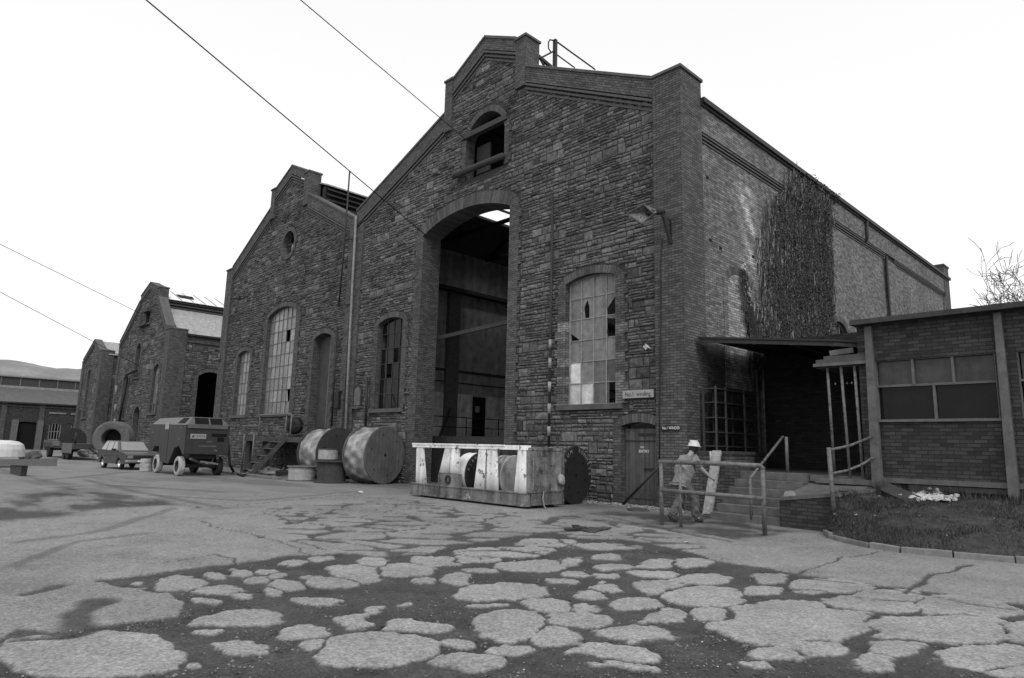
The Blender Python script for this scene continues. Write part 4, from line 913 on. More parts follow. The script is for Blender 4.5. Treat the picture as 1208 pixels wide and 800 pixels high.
# ================================================================== DRUMS
def drum(loc, axis, R, L, label, m_fl='drum_wood', m_body='wrap', rb=.86, text=None, group=None, th=.07, cat='cable drum', body_tone=1.0, hub=.12, holes=True):
    loc = np.array(loc, float); ax_ = np.array(axis, float); ax_ /= np.linalg.norm(ax_)
    o = empty('cable_drum', tuple(loc), label, cat, group)
    c = loc+np.array((0, 0, R if abs(ax_[2]) < .5 else 0)); ref = (0, 0, 1) if abs(ax_[2]) < .5 else (1, 0, 0)
    if abs(ax_[2]) < .5: c0 = c-ax_*L/2
    else: c0 = c
    for k in (0, 1):
        a = c0 if k == 0 else c0+ax_*(L-th)
        mb = MB(); mb.lathe(a, ax_, [(0, .001), (0, R-.015), (.012, R), (th-.012, R), (th, R-.015), (th, .001)], 56, ref=ref); fl = mb.build('flange', m_fl, o)
        if k == 1 and holes:
            mb = MB(); mb.lathe(a+ax_*(th+.002), ax_, [(0, .001), (0, R*.055), (.006, R*.055), (.006, .001)], 20, ref=ref)
            f0 = a+ax_*(th+.012); e1 = np.cross(ax_, ref); e1 /= np.linalg.norm(e1); e2 = np.cross(e1, ax_)
            for q in range(6):
                t = q*PI/3+.3; mb.lathe(f0-ax_*.01+(e1*math.cos(t)+e2*math.sin(t))*R*rb*.75, ax_, [(0, .001), (0, .03), (.012, .03), (.012, .001)], 8, ref=ref)
            mb.build('spindle_hole', 'dark_void', fl)
            if text:
                u_ = -e1 if (np.cross(e2, -e1)@ax_) < 0 else e1
                u_ = np.cross(e2, ax_)
                for s_, a0, da in text:
                    mb = MB()
                    for i, ch in enumerate(s_):
                        t = math.radians(a0-i*da); TF = Frame(f0, u_, ax_, e2)
                        text_mesh(mb, ch, TF, math.cos(t)*R*.86, math.sin(t)*R*.86, R*.2, .003, rot=t-PI/2)
                    mb.build('lettering', 'sign_pale', fl)
    mb = MB(); n = 14; prof = []
    for i in range(n+1): prof.append((th+(L-2*th)*i/n, R*rb*(1+rnd.uniform(-.012, .012))))
    if m_body == 'wrap':
        a1_ = np.cross(ax_, ref); a1_ /= np.linalg.norm(a1_); a2_ = np.cross(a1_, ax_); vs = []; T_ = []; fs = []; nA, nL = 120, 26; ph_ = rnd.uniform(0, 6)
        for i in range(nL+1):
            t = i/nL
            for k in range(nA):
                q = 2*PI*k/nA; w = .5*math.sin(9*q+5*t+ph_+1.5*math.sin(3*q+4*t))+.3*math.sin(17*q-9*t+ph_*2)+.35*math.sin(4*q+11*t+2*math.sin(5*q)); r_ = R*rb*(1+.022*w); T_.append(max(.3, .72+.3*w))  # light and dark of the folds painted into the tone along the same wave
                vs.append(c0+ax_*(th+(L-2*th)*t)+(a1_*math.cos(q)+a2_*math.sin(q))*r_)
        for i in range(nL):
            for k in range(nA): x, y = i*nA+k, i*nA+(k+1) % nA; fs.append((x, y, y+nA, x+nA))
        mb.add(vs, fs, T_, smooth=True)
    else: mb.lathe(c0, ax_, prof, 48, tone=body_tone, ref=ref, jit=.012)
    mb.build('wound_cable', m_body, o, smooth=True)
    return o
drum((-23.45, 14.98, 0), (.976, .22, 0), 1.14, 1.25, 'biggest wooden cable drum, wrapped in shiny sheet, in front of the stone pier', rb=.95)
drum((-27.1, 14.95, 0), (.99, .1, 0), 1.13, 1.5, 'big wrapped cable drum half hidden behind the largest one', rb=.93, m_fl='timber_dark')
pc = at(679, 563, 1, 14.75); drum((pc[0]-.68, 14.7, 0), (.985, .12, 0), .82, 1.35, 'black drum with white lettering round its rim, beyond the right end of the white frame', m_fl='drum_black', text=[('DRUM', 158, 15), ('ROMMETS', 78, 12.5)], rb=.8)
pc = at(567, 562, 1, 13.14); drum((pc[0]-.3, 13.14, .15), (.99, .06, 0), .62, .6, 'black-ended drum in white sheet inside the middle of the frame', m_fl='drum_black', m_body='white_clean', text=[('PIRRINT', 165, 15.5)], rb=.97)
pc = at(607, 562, 1, 13.14); drum((pc[0]-.22, 13.14, .15), (.99, .06, 0), .6, .45, 'shiny wrapped drum inside the right end of the white frame', m_fl='wrap', m_body='wrap', rb=.97, holes=False)
mb_o = drum((-24.55, 13.75, 0), (0, 0, 1), .7, .88, 'empty dark drum lying flat with a smaller pale reel on top', m_fl='timber_dark', m_body='timber_dark', rb=.8)
drum((-24.75, 13.65, .885), (0, 0, 1), .42, .46, 'small pale rope reel stacked on the flat dark drum', m_fl='timber_dark', m_body='cable_pale', rb=.95, cat='reel', th=.04)
drum((-26.3, 13.35, 0), (0, 0, 1), .62, .6, 'low reel of pale cable lying flat left of the dark drum', m_fl='timber_grey', m_body='cable_pale', rb=.88, cat='reel', th=.05)
# far reel ring
o = empty('ring_reel', (-52, 12.3, 0), 'huge pale ring-shaped reel standing behind the parked car', 'reel')
mb = MB(); c = at(134, 517, 1, 12.3); vd = np.array((.8, -.55, 0)); vd /= np.linalg.norm(vd); mb.lathe(c-vd*.5, vd, [(0, 1.15), (0, .62), (.9, .62), (.95, .72), (1.0, 1.0), (.95, 1.15), (0, 1.15)], 40, jit=.02); mb.build('ring', 'concrete', o, smooth=False)
mb = MB(); mb.lathe(c-vd*.52, vd, [(0, .01), (0, .61), (.3, .61), (.3, .01)], 24); mb.build('hub', 'dark_void', o)
mb = MB(); mb.tube([c-np.array((0, 0, 1.3))+(-1.3, 0, 0), c-np.array((0, 0, 1.15))+(1.5, 0, 0)], .1, 6); mb.box(c+(-1.2, -.5, -1.45), c+(-.6, .5, -1.0)); mb.box(c+(.6, -.5, -1.45), c+(1.2, .5, -1.0)); mb.build('cradle', 'timber_dark', o)

# ================================================================== PLATFORM, LADDER, HOSES
PL = empty('platform', (-31, 15, 0), 'raised timber working platform with pipe handrail along the foot of the middle house', 'platform')
mb = MB(); mb.box((-35.4, 14.3, 1.62), (-27.9, 16.1, 1.72)); mb.build('deck', 'timber_grey', PL)
mb = MB(); mb.box((-35.4, 14.26, 1.58), (-27.9, 14.3, 1.8), tone=.6); mb.build('edge_beam', 'timber_grey', PL)
for x, w in ((-35.0, .5), (-33.0, .55), (-28.2, .3)): mb = MB(); mb.box((x, 14.5, 0), (x+w, 14.7, 1.6)); mb.build('leg', 'timber_dark', PL)
for x in (-34.6, -33.4): mb = MB(); mb.tube([(x, 14.22, 0), (x, 14.22, 1.95)], .05, 6); mb.build('leg', 'rail_paint', PL)
mb = MB(); mb.tube([(-35.3, 14.35, 2.35), (-33.2, 14.35, 2.35)], .035, 6); mb.tube([(-33.2, 14.35, 2.88), (-29.75, 14.35, 2.88)], .05, 6)
for x in (-33.2, -30.2, -29.7): mb.tube([(x, 14.35, 1.7), (x, 14.35, 2.88)], .04, 6)
mb.build('handrail', 'rail_paint', PL)
mb = MB(); mb.box((-32.2, 15.4, 0), (-28.6, 16.1, 1.0)); mb.box((-31.2, 15.1, 0), (-30.2, 15.9, .5)); mb.build('under_step', 'concrete_dark', PL)
LD = empty('step_ladder', (-31.2, 13.9, 0), 'steep timber steps leaning against the edge of the platform', 'steps')
for dx in (0, 1.1):
    mb = MB(); mb.beam((-31.6+dx, 13.0, .05), (-30.9+dx, 14.2, 1.75), .06, .2); mb.build('stringer', 'timber_dark', LD)
for k in range(5): t = (k+.6)/5.2; mb = MB(); mb.box((-31.6+.7*t, 13.0+1.2*t-.1, .05+1.7*t), (-30.5+.7*t, 13.0+1.2*t+.1, .09+1.7*t)); mb.build('tread', 'timber_grey', LD)
mb = MB(); c = at(347, 502, 1, 14.9); mb.lathe(c-np.array((.1, -.1, 0)), (.5, -.5, 0), [(0, .01), (0, .38), (.06, .43), (.3, .36), (.36, .2), (.36, .01)], 20, tone=.5); mb.box(c+(-.4, -.1, -.62), c+(.3, .4, -.45)); mb.build('winch_wheel', 'iron_dark', label='black round winch wheel standing on the platform by its handrail', cat='winch')
def coil(px, py, r, n, label, m='rubber', tr_=.035):
    c = G(px, py); P = []
    for i in range(n*24+1): t = 2*PI*i/24; P.append(c+np.array((math.cos(t)*r*(1+.05*math.sin(t*.37)), math.sin(t)*r*.9, tr_+.06*(i/24)+.01*math.sin(t*1.3))))
    mb = MB(); mb.tube(P, tr_, 6); return mb.build('hose_coil', m, label=label, cat='hose')
coil(316, 560, .95, 2, 'pale hose coiled on the ground in front of the platform', 'cable_pale', .045)
coil(343, 562, .7, 3, 'dark hose coiled on the ground beside the low pale reel', 'rubber', .05)
mb = MB(); P = [at(268, 513, 1, 12.2), at(270, 530, 1, 12.2), at(271, 548, 1, 12.0), G(276, 559)+(0, 0, .05), G(286, 563)+(0, 0, .05), G(297, 559)+(0, 0, .06), G(305, 556)+(0, 0, .05)]
mb.tube(P, .06, 8); mb.build('air_hose', 'rubber', label='black air hose drooping from the compressor to the ground', cat='hose')
mb = MB(); P = [at(340, 505, 1, 14.4), at(365, 501, 1, 14.6), at(385, 506, 1, 14.8), at(398, 508, 1, 15)]; mb.tube(P, .025, 5); mb.build('slack_cable', 'rubber', label='thin slack cable hanging from the platform handrail towards the drums', cat='cable')
mb = MB(); mb.beam(G(205, 567)+(0, 0, .04), G(262, 565)+(0, 0, .04), .1, .07) if False else None
mb = MB()
mb.beam((-36.2, 13.0, .05), (-27.2, 12.75, .05), .35, .09); mb.build('edging_strip', 'kerb', label='pale concrete strip along the ground before the platform', cat='kerb')

# ================================================================== COMPRESSOR
CM = empty('compressor', (-32.8, 10.9, 0), 'dark towable site compressor with pale-rimmed wheels parked before the third house', 'compressor')
y0, y1 = 10.0, 11.85; xL, xR = -35.45, -30.55
HF = Frame((0, y0, 0), (1, 0, 0), (0, -1, 0))
# side outline with two wheel cut-outs
pr = [(xL, 2.25), (xL, 1.0), (-34.95, .98), (-34.6, 1.25), (-33.95, 1.25), (-33.6, .55), (-32.45, .5), (-31.75, 1.2), (-31.2, 1.3), (-30.75, .98), (xR, .95), (xR, 2.2)]
mb = MB(); mb.prism(HF, pr[::-1], -(y1-y0), 0.)
mb.build('body', 'compressor_paint', CM, bevel=.02)
mb = MB()
vs = [(xL-.0, y0, 2.25), (xR+.0, y0, 2.2), (xR, y1, 2.2), (xL, y1, 2.25), (xL+.18, y0+.3, 2.56), (xR-.22, y0+.3, 2.56), (xR-.22, y1-.3, 2.56), (xL+.18, y1-.3, 2.56)]
mb.add(vs, [(4, 5, 6, 7), (0, 1, 5, 4), (1, 2, 6, 5), (2, 3, 7, 6), (3, 0, 4, 7)]); rf_ = mb.build('hood', 'compressor_top', CM, bevel=.01)
mb = MB()
def on_chamfer(ya, yb, t0, t1, pr_=.01):   # front chamfer facing +X
    P = []
    for y, t in ((ya, t0), (yb, t0), (yb, t1), (ya, t1)):
        P.append((xR-.22*t+pr_, y0+(y-y0), 2.2+.36*t+pr_))
    mb.add(P, [(0, 1, 2, 3)])
on_chamfer(y0+.36, y0+.95, .12, .9); on_chamfer(y0+1.02, y0+1.55, .12, .9)
P = [(-31.9, y0+.06-.012, 2.28), (-30.95, y0+.06-.012, 2.28), (-31.02, y0+.27-.012, 2.53), (-31.8, y0+.27-.012, 2.53)]; mb.add(P, [(0, 1, 2, 3)])
mb.box((xR+.001, y1-.75, 1.72), (xR+.012, y1-.1, 1.86)); mb.box((xR+.001, y1-.5, 1.5), (xR+.012, y1-.2, 1.7)); mb.build('vent', 'dark_void', rf_)
mb = MB(); mb.box((xR, y0+.05, 2.07), (xR+.06, y1-.1, 2.2)); mb.build('trim_bar', 'compressor_top', CM)
mb = MB(); mb.box((xR, y0+.2, 1.62), (xR+.012, y0+.86, 1.82)); pt_ = mb.build('name_plate', 'sign_pale', CM)
RF = Frame((xR+.012, 0, 0), (0, 1, 0), (1, 0, 0))
mb = MB(); text_mesh(mb, 'COMPAIR', RF, y0+.58, 1.72, .12, .003); mb.add([RF(y0+.25, 1.67, .003), RF(y0+.36, 1.67, .003), RF(y0+.305, 1.77, .003)], [(0, 1, 2)]); mb.build('lettering', 'black_paint', pt_)
mb = MB(); mb.box((-33.35, y0-.012, 2.02), (-32.85, y0, 2.32)); mb.build('side_plate', 'sign_pale', CM)
mb = MB(); mb.box((-32.8, y0-.006, .6), (-32.77, y0, 2.24)); mb.build('panel_joint', 'dark_void', CM)
mb = MB()
for x, z in ((-31.3, 2.05), (-31.35, 1.55), (-35.2, 1.85)): mb.box((x, y0-.02, z), (x+.2, y0, z+.07))
mb.box((xR, y1-.6, 1.08), (xR+.02, y1-.45, 1.16)); mb.box((xR, y0+.9, 1.48), (xR+.01, y0+1.15, 1.52)); mb.box((xR, y0+.6, 1.28), (xR+.01, y0+1.35, 1.33)); mb.build('catch', 'compressor_top', CM)
def wheel(mbase, cx, cy, cz, R, w, parent, axis=(0, -1, 0), rimmat='rim_pale'):
    a = np.array(axis, float); c = np.array((cx, cy, cz))
    mb = MB(); mb.lathe(c, a, [(-w/2, R*.6), (-w/2, R*.9), (-w*.35, R), (w*.35, R), (w/2, R*.9), (w/2, R*.6), (-w/2, R*.6)], 32, ref=(0, 0, 1)); wh = mb.build('wheel', mbase, parent)
    mb = MB(); mb.lathe(c, a, [(w*.2, R*.62), (w*.5+.004, R*.6), (w*.42, R*.5), (w*.1, R*.42), (w*.12, R*.2), (w*.3, R*.16), (w*.3, .001)], 24, ref=(0, 0, 1)); mb.build('rim', rimmat, wh)
    return wh
for x in (-34.28, -31.3):
    wh = wheel('rim_pale', x, y0+.12, .42, .42, .24, CM, rimmat='iron_dark'); wheel('rubber', x, y1-.1, .42, .42, .24, CM, axis=(0, 1, 0))
mb = MB(); mb.box((-34.3, y0+.3, .35), (-34.2, y1-.2, .5)); mb.box((-31.35, y0+.3, .35), (-31.25, y1-.2, .5)); mb.box((-34.8, y0+.35, .75), (-30.9, y1-.35, 1.0)); mb.build('chassis', 'iron_dark', CM)
mb = MB(); tip = G(259, 560)+(0, 0, .15); mb.beam((-30.7, y0+.35, .75), tip, .1, .1); mb.beam((-30.7, y1-.35, .8), tip, .1, .1); mb.beam((-30.2, y0+.6, .65), (-29.9, y1-.6, .55), .08, .08); mb.tube([tip+(0, 0, -.1), tip+(-.3, .1, .7)], .04, 6); mb.build('tow_bar', 'iron_grey', CM)
mb = MB()
for k in range(3): mb.lathe(G(172, 556)+(0, 0, .02+.2*k), (0, 0, 1), [(0, .1), (0, .28), (.18, .28), (.18, .1)], 20)
mb.build('tyre_stack', 'rim_pale', label='short stack of small dusty tyres beside the compressor wheel', cat='tyres')

# ================================================================== CAR
CR = empty('parked_car', (-39.2, 10.4, 0), 'small dark grey hatchback parked left of the compressor', 'car')
cy0, cy1 = 9.62, 11.2; cx = -41.15
KF2 = Frame((cx, cy0, 0), (1, 0, 0), (0, -1, 0))
lower = [(0.0, .38), (.28, .3), (.42, .3), (.5, .52), (.75, .62), (1.0, .52), (1.08, .28), (2.62, .28), (2.72, .52), (2.96, .62), (3.2, .52), (3.28, .3), (3.78, .32), (3.86, .5), (3.84, .72), (3.7, .82), (2.75, .92), (.12, .95), (.02, .85), (-.02, .6)]
mb = MB(); mb.prism(KF2, lower, -(cy1-cy0), 0); mb.build('body', 'car_paint', CR, bevel=.035)
def hull(mb, bot, top, zb, zt, ins):   # cabin as a tapered solid
    vs = []
    for y, iy in ((cy0+.04, 1), (cy1-.04, -1)):
        vs += [(cx+bot[0], y, zb), (cx+bot[1], y, zb), (cx+top[1], y+iy*ins, zt), (cx+top[0], y+iy*ins, zt)]
    mb.add(vs, [(0, 1, 2, 3), (7, 6, 5, 4), (0, 3, 7, 4), (1, 5, 6, 2), (3, 2, 6, 7), (0, 4, 5, 1)])
mb = MB(); hull(mb, (.06, 2.8), (.55, 2.15), .9, 1.42, .14); cb_ = mb.build('cabin', 'car_paint', CR, bevel=.03)
def side_glass(x0b, x1b, x0t, x1t):
    for y, s in ((cy0+.04, 1), (cy1-.04, -1)):
        mb = MB(); P = []
        for x, t in ((x0b, .08), (x1b, .08), (x1t, .88), (x0t, .88)): P.append((cx+x, y+s*.14*t-s*.012, .9+.52*t))
        mb.add(P, [(0, 1, 2, 3) if s > 0 else (3, 2, 1, 0)]); mb.build('side_window', 'windscreen', cb_)
side_glass(.3, .95, .6, .98); side_glass(1.02, 1.75, 1.04, 1.7); side_glass(1.82, 2.55, 1.78, 2.1)
mb = MB(); P = [(cx+2.8-.65*t+.02, y, .9+.52*t+.01) for t, y in ((.08, cy0+.14), (.08, cy1-.14), (.9, cy1-.25), (.9, cy0+.25))]; mb.add(P, [(0, 1, 2, 3)]); mb.build('windscreen', 'windscreen', cb_)
mb = MB(); mb.box((cx+2.1, cy0-.1, .93), (cx+2.25, cy0+.06, 1.03)); mb.build('door_mirror', 'iron_dark', cb_)
for y in (cy0+.04, cy1-.3): mb = MB(); mb.box((cx+3.8, y, .58), (cx+3.88, y+.26, .72)); mb.build('headlight', 'chrome', CR)
mb = MB(); mb.box((cx+3.8, cy0+.32, .58), (cx+3.875, cy1-.32, .71)); mb.build('grille', 'iron_dark', CR)
mb = MB(); mb.box((cx+3.78, cy0-.02, .38), (cx+3.98, cy1+.02, .5)); mb.box((cx-.1, cy0-.02, .42), (cx+.08, cy1+.02, .53)); mb.build('bumper', 'chrome', CR, bevel=.02)
mb = MB(); mb.box((cx+3.98, cy0+.5, .4), (cx+3.99, cy1-.5, .48)); mb.build('number_plate', 'white_clean', CR)
mb = MB()
for x in (1.0, 1.78, 2.66): mb.box((cx+x, cy0-.004, .36), (cx+x+.012, cy0, .9))
mb.build('door_seam', 'black_paint', CR)
for x in (.75, 2.98): wheel('rubber', cx+x, cy0+.1, .29, .29, .17, CR, rimmat='chrome'); wheel('rubber', cx+x, cy1-.1, .29, .29, .17, CR, axis=(0, 1, 0), rimmat='chrome')

CR.rotation_euler.z = math.radians(6); CR.location = (-39.3, 10.12, 0)
# ================================================================== FAR YARD: low trailer, dark drum, scrap
LT = empty('flatbed_trailer', (-57, 11.4, 0), 'dark low flatbed trailer parked beyond the car', 'trailer')
mb = MB(); mb.box((-64, 10.4, .75), (-53.5, 12.4, 1.1)); mb.build('bed', 'timber_dark', LT)
for a, b in (((-64.2, 10.4, .5), (-63.8, 12.4, 1.3)), ((-57, 10.36, .45), (-54, 10.398, 1.15)), ((-60.5, 10.35, .9), (-58, 10.398, 1.25))): mb = MB(); mb.box(a, b); mb.build('side_board', 'timber_grey', LT)
for x in (-62.2, -56.5, -55.4): wheel('rubber', x, 10.55, .45, .45, .3, LT, rimmat='iron_dark')
mb = MB(); mb.beam((-53.5, 11.4, .8), (-51.8, 11.4, .5), .12, .12); mb.tube([(-53.8, 10.5, 1.1), (-53.8, 10.5, 1.9)], .06, 6); mb.build('draw_bar', 'iron_dark', LT)
drum((-60.3, 11.6, .45), (.97, -.2, 0), .9, 1.3, 'dark cable drum carried on the low trailer', m_fl='drum_black', m_body='drum_black', rb=.85)
def scrap(px0, px1, py, n, label, hmax, seed):
    r = random.Random(seed); mb = MB()
    for i in range(n):
        c = G(r.uniform(px0, px1), py+r.uniform(-2, 1.5)); a = r.uniform(0, PI); l = r.uniform(.3, 1.1); z = r.uniform(.05, hmax)
        d = np.array((math.cos(a), math.sin(a), r.uniform(-.2, .3)))*l/2
        if r.random() < .5: mb.beam(c+(0, 0, z)-d*.8, c+(0, 0, z)+d*.8, r.uniform(.04, .16), r.uniform(.05, .12), tone=r.uniform(.5, 2))
        else: mb.lathe(c+(0, 0, z*.6), (r.uniform(-1, 1), r.uniform(-1, 1), 1), [(-.1, .05), (-.1, r.uniform(.15, .35)), (.12, r.uniform(.1, .35)), (.12, .02)], 8, tone=r.uniform(.5, 2), jit=.2)
    return mb.build('scrap_heap', 'timber_grey', label=label, cat='scrap heap')
scrap(24, 44, 541, 40, 'low heap of scrap metal behind the plank trailer at the left', .5, 3)
scrap(94, 116, 538, 40, 'dark heap of scrap between the flatbed trailer and the ring reel', .7, 4)
scrap(300, 352, 560, 26, 'odds and ends of timber under the platform steps', .25, 5)
TL = empty('tank_trailer', (-29, 4.2, 0), 'pale rounded tank on a plank-sided trailer entering at the left edge', 'trailer')
pA, pB = at(-60, 545, 1, 4.6), at(65, 545.5, 1, 4.6); mb = MB(); mb.beam(pA, pB, .12, .25); mb.build('bed', 'timber_grey', TL)
mb = MB(); c = at(-4, 531, 1, 4.9); mb.lathe(c+(0, 0, -.3), (0, 0, 1), [(0, .02), (0, 1.2), (.35, 1.17), (.6, 1.08), (.74, .85), (.79, .5), (.8, .01)], 28); mb.build('tank', 'tank_white', TL, smooth=False)
a_, b_2, q1, q2 = at(12, 549, 1, 4.6), at(26, 549, 1, 4.6), at(12, 570.5, 1, 4.6), at(22, 570.5, 1, 4.6); mb = MB()
mb.add([a_, b_2, q2, q1, a_+(0, .2, 0), b_2+(0, .2, 0), q2+(0, .2, 0), q1+(0, .2, 0)], [(0, 3, 2, 1), (4, 5, 6, 7), (0, 1, 5, 4), (1, 2, 6, 5), (2, 3, 7, 6), (3, 0, 4, 7)]); mb.build('prop_leg', 'timber_dark', TL)

# ================================================================== WIRES
def wire(a, p1, t, k, label, r=.02, group=None):
    a = np.array(a, float); q = CAM+t*((p1[0]-604)/F*_r-(p1[1]-400)/F*_u+_f); e = a+(q-a)*k; P = []
    for i in range(41): s = i/40; p = a+(e-a)*s; P.append(p)
    mb = MB(); mb.tube(P, r, 5); return mb.build('overhead_wire', 'iron_dark', label=label, cat='wire')
wire(at(504, 279, 1, 16.15), (188, 13), 17, 2.2, 'overhead wire running down to the left spring of the tall arch', .02)
wire(at(551, 166, 1, 15.9), (370, 13), 19, 2.2, 'overhead wire running down to the broken gable window', .016)
wire(at(184, 379, 1, 16.0), (16, 296), 40, 1.6, 'overhead wire running to the upper front of the third house', .02)
wire(at(172, 436, 1, 15.9), (16, 353), 40, 1.6, 'overhead wire crossing the farthest gable to the third house', .02)

# ================================================================== WORKMAN
def skin(verts, edges, radii, roots=(0,), sub=2):
    me = bpy.data.meshes.new('sk'); me.from_pydata([tuple(v) for v in verts], edges, []); o = bpy.data.objects.new('sk', me); COL.objects.link(o)
    o.modifiers.new('s', 'SKIN'); sd = o.modifiers.new('d', 'SUBSURF'); sd.levels = sub; sd.render_levels = sub
    for i, r in enumerate(radii):
        rv = r if hasattr(r, '__len__') else (r, r); me.skin_vertices[0].data[i].radius = rv
    for i in roots: me.skin_vertices[0].data[i].use_root = True
    bpy.context.view_layer.update(); dg = bpy.context.evaluated_depsgraph_get()
    m2 = bpy.data.meshes.new_from_object(o.evaluated_get(dg)); vs = [tuple(v.co) for v in m2.vertices]; fs = [tuple(p.vertices) for p in m2.polygons]
    bpy.data.objects.remove(o); bpy.data.meshes.remove(me); bpy.data.meshes.remove(m2); return vs, fs
base = np.array((-8.27, 13.42, 0.)); fw = np.array((.34, .94, 0)); rt = np.array((.94, -.34, 0))
def L(f, r, z): f = f+.2*max(0., z-.9)**1.2; return tuple(base+fw*f+rt*r+np.array((0, 0, z-.03*max(0., z-.9))))
PE = empty('person', tuple(base), 'workman in white hard hat, pale shirt and rolled sleeves reaching towards the leaning plank', 'person')
J = dict(pel=(0, 0, .95), sp=(.03, 0, 1.1), ch=(.09, 0, 1.32), nb=(.13, 0, 1.48), nk=(.16, 0, 1.56), hd=(.19, 0, 1.64), ht=(.2, 0, 1.72),
         rs=(.11, .18, 1.42), re=(.26, .30, 1.2), rw=(.46, .36, 1.03), rp=(.53, .375, .985), ls=(.09, -.18, 1.42), le=(.1, -.25, 1.16), lw=(.3, -.18, 1.06), lp_=(.37, -.15, 1.03),
         rh=(.0, .1, .92), rk=(.24, .11, .52), ra=(.26, .12, .1), rt_=(.42, .13, .05), lh=(.0, -.1, .92), lk=(.02, -.1, .5), la=(-.26, -.1, .13), lt=(-.11, -.11, .05))
R_ = dict(pel=(.09, .07), sp=(.125, .1), ch=(.15, .11), nb=.075, nk=.055, hd=.085, ht=.06, rs=.065, re=.05, rw=.036, rp=(.042, .025), ls=.065, le=.042, lw=.028, lp_=(.036, .02), rh=.07, rk=.058, ra=.042, rt_=.038, lh=.07, lk=.058, la=.042, lt=.038)
E_s = [('pel', 'sp'), ('sp', 'ch'), ('ch', 'nb'), ('nb', 'nk'), ('nk', 'hd'), ('hd', 'ht'), ('ch', 'rs'), ('rs', 're'), ('re', 'rw'), ('rw', 'rp'), ('ch', 'ls'), ('ls', 'le'), ('le', 'lw'), ('lw', 'lp_'),
       ('pel', 'rh'), ('rh', 'rk'), ('rk', 'ra'), ('ra', 'rt_'), ('pel', 'lh'), ('lh', 'lk'), ('lk', 'la'), ('la', 'lt')]
keys = list(J); idx = {k: i for i, k in enumerate(keys)}
V_ = [L(*J[k]) for k in keys]; Ed = [(idx[a], idx[b]) for a, b in E_s]; Rd = [R_[k] for k in keys]; roots = [idx['pel']]
for hand, sgn in (('rp', 1), ('lp_', -1)):
    w_ = np.array(J['rw' if sgn > 0 else 'lw']); p_ = np.array(J[hand]); d = p_-w_; d /= np.linalg.norm(d); side = np.array((0, 1, 0)); nrm = np.cross(d, side)
    for k, (off, ln) in enumerate(((-.03, .07), (-.01, .08), (.01, .075), (.03, .058))):
        b0_ = p_+side*off; n0 = len(V_); roots.append(n0)
        for s_, q in ((0, 0), (.5, -.008), (1, -.03)): V_.append(L(*(b0_+d*(.02+ln*s_)+nrm*q*sgn))); Rd.append(.0085)
        Ed += [(n0, n0+1), (n0+1, n0+2)]
    n0 = len(V_); roots.append(n0); b0_ = p_-side*.03*sgn-d*.01
    for q in ((0, 0), (.03, .025), (.045, .055)): V_.append(L(*(b0_-side*q[0]*sgn+d*q[1]))); Rd.append(.0095)
    Ed += [(n0, n0+1), (n0+1, n0+2)]
sv, sf = skin(V_, Ed, Rd, roots); bd = MB(); bd.add(sv, sf, smooth=True)
# head with face (ellipsoid, nose, ears) merged into the body mesh
hc = np.array(J['hd'])+np.array((.01, 0, .03)); hv = []; hf = []
for i in range(13):
    for j in range(20):
        t, q = PI*i/12, 2*PI*j/20; x, y, z = math.sin(t)*math.cos(q), math.sin(t)*math.sin(q), math.cos(t)
        nose = .028*math.exp(-((y*8)**2+((z+.05)*6)**2)) if x > 0 else 0; eye = -.008*math.exp(-(((abs(y)-.38)*9)**2+((z-.12)*8)**2)) if x > 0 else 0
        ear = .02*math.exp(-((x+.05)*7)**2-((z+.05)*4)**2) ; hv.append(L(hc[0]+x*(.1+nose+eye), hc[1]+y*(.078+ear), hc[2]+z*.118*(1 if z > 0 else 1.05)))
for i in range(12):
    for j in range(20): a, b = i*20+j, i*20+(j+1) % 20; hf.append((a, a+20, b+20, b))
bd.add(hv, hf, smooth=True); body = bd.build('body', 'skin', PE)
def cloth(ks, es, rr, name, m, grow=.016, extra=None):
    K = list(ks); v_ = [L(*ks[k]) for k in K]; e_ = [(K.index(a), K.index(b)) for a, b in es]; r_ = [rr[k] for k in K]
    s_v, s_f = skin(v_, e_, r_, (K.index('pel'),), 3); n_w = len(s_v); s_v = [(x+.011*math.sin(z*37+y*23+x*11), y+.011*math.sin(z*29-x*31), z+.006*math.sin(x*40+y*37)) for x, y, z in s_v]; mb = MB(); mb.add(s_v, s_f, [1+.07*math.sin(z*31+y*19+x*27) for x, y, z in s_v], smooth=True); return mb.build(name, m, body)
cloth(dict(hem=(-.03, 0, .84), pel=(-.01, 0, .97), sp=(.03, 0, 1.12), ch=(.085, 0, 1.33), nb=(.125, 0, 1.47), rs=(.11, .19, 1.42), rm=(.185, .245, 1.32), re=(.25, .295, 1.22), ls=(.09, -.19, 1.42), lm=(.08, -.235, 1.29), le=(.09, -.25, 1.19)),
      [('hem', 'pel'), ('pel', 'sp'), ('sp', 'ch'), ('ch', 'nb'), ('ch', 'rs'), ('rs', 'rm'), ('rm', 're'), ('ch', 'ls'), ('ls', 'lm'), ('lm', 'le')],
      dict(hem=.2, pel=.19, sp=.185, ch=.2, nb=.09, rs=.105, rm=.095, re=.085, ls=.105, lm=.095, le=.085), 'shirt', 'shirt')
cloth(dict(wa=(0, 0, 1.08), pel=(0, 0, .94), rh=(.02, .1, .8), rk=(.24, .12, .52), rs=(.25, .125, .3), ra=(.26, .12, .1), lh=(0, -.1, .8), lk=(.02, -.1, .5), ls=(-.11, -.1, .3), la=(-.24, -.1, .12)),
      [('wa', 'pel'), ('pel', 'rh'), ('rh', 'rk'), ('rk', 'rs'), ('rs', 'ra'), ('pel', 'lh'), ('lh', 'lk'), ('lk', 'ls'), ('ls', 'la')],
      dict(wa=.15, pel=.18, rh=.135, rk=.11, rs=.1, ra=.09, lh=.135, lk=.11, ls=.1, la=.09), 'trousers', 'trousers')
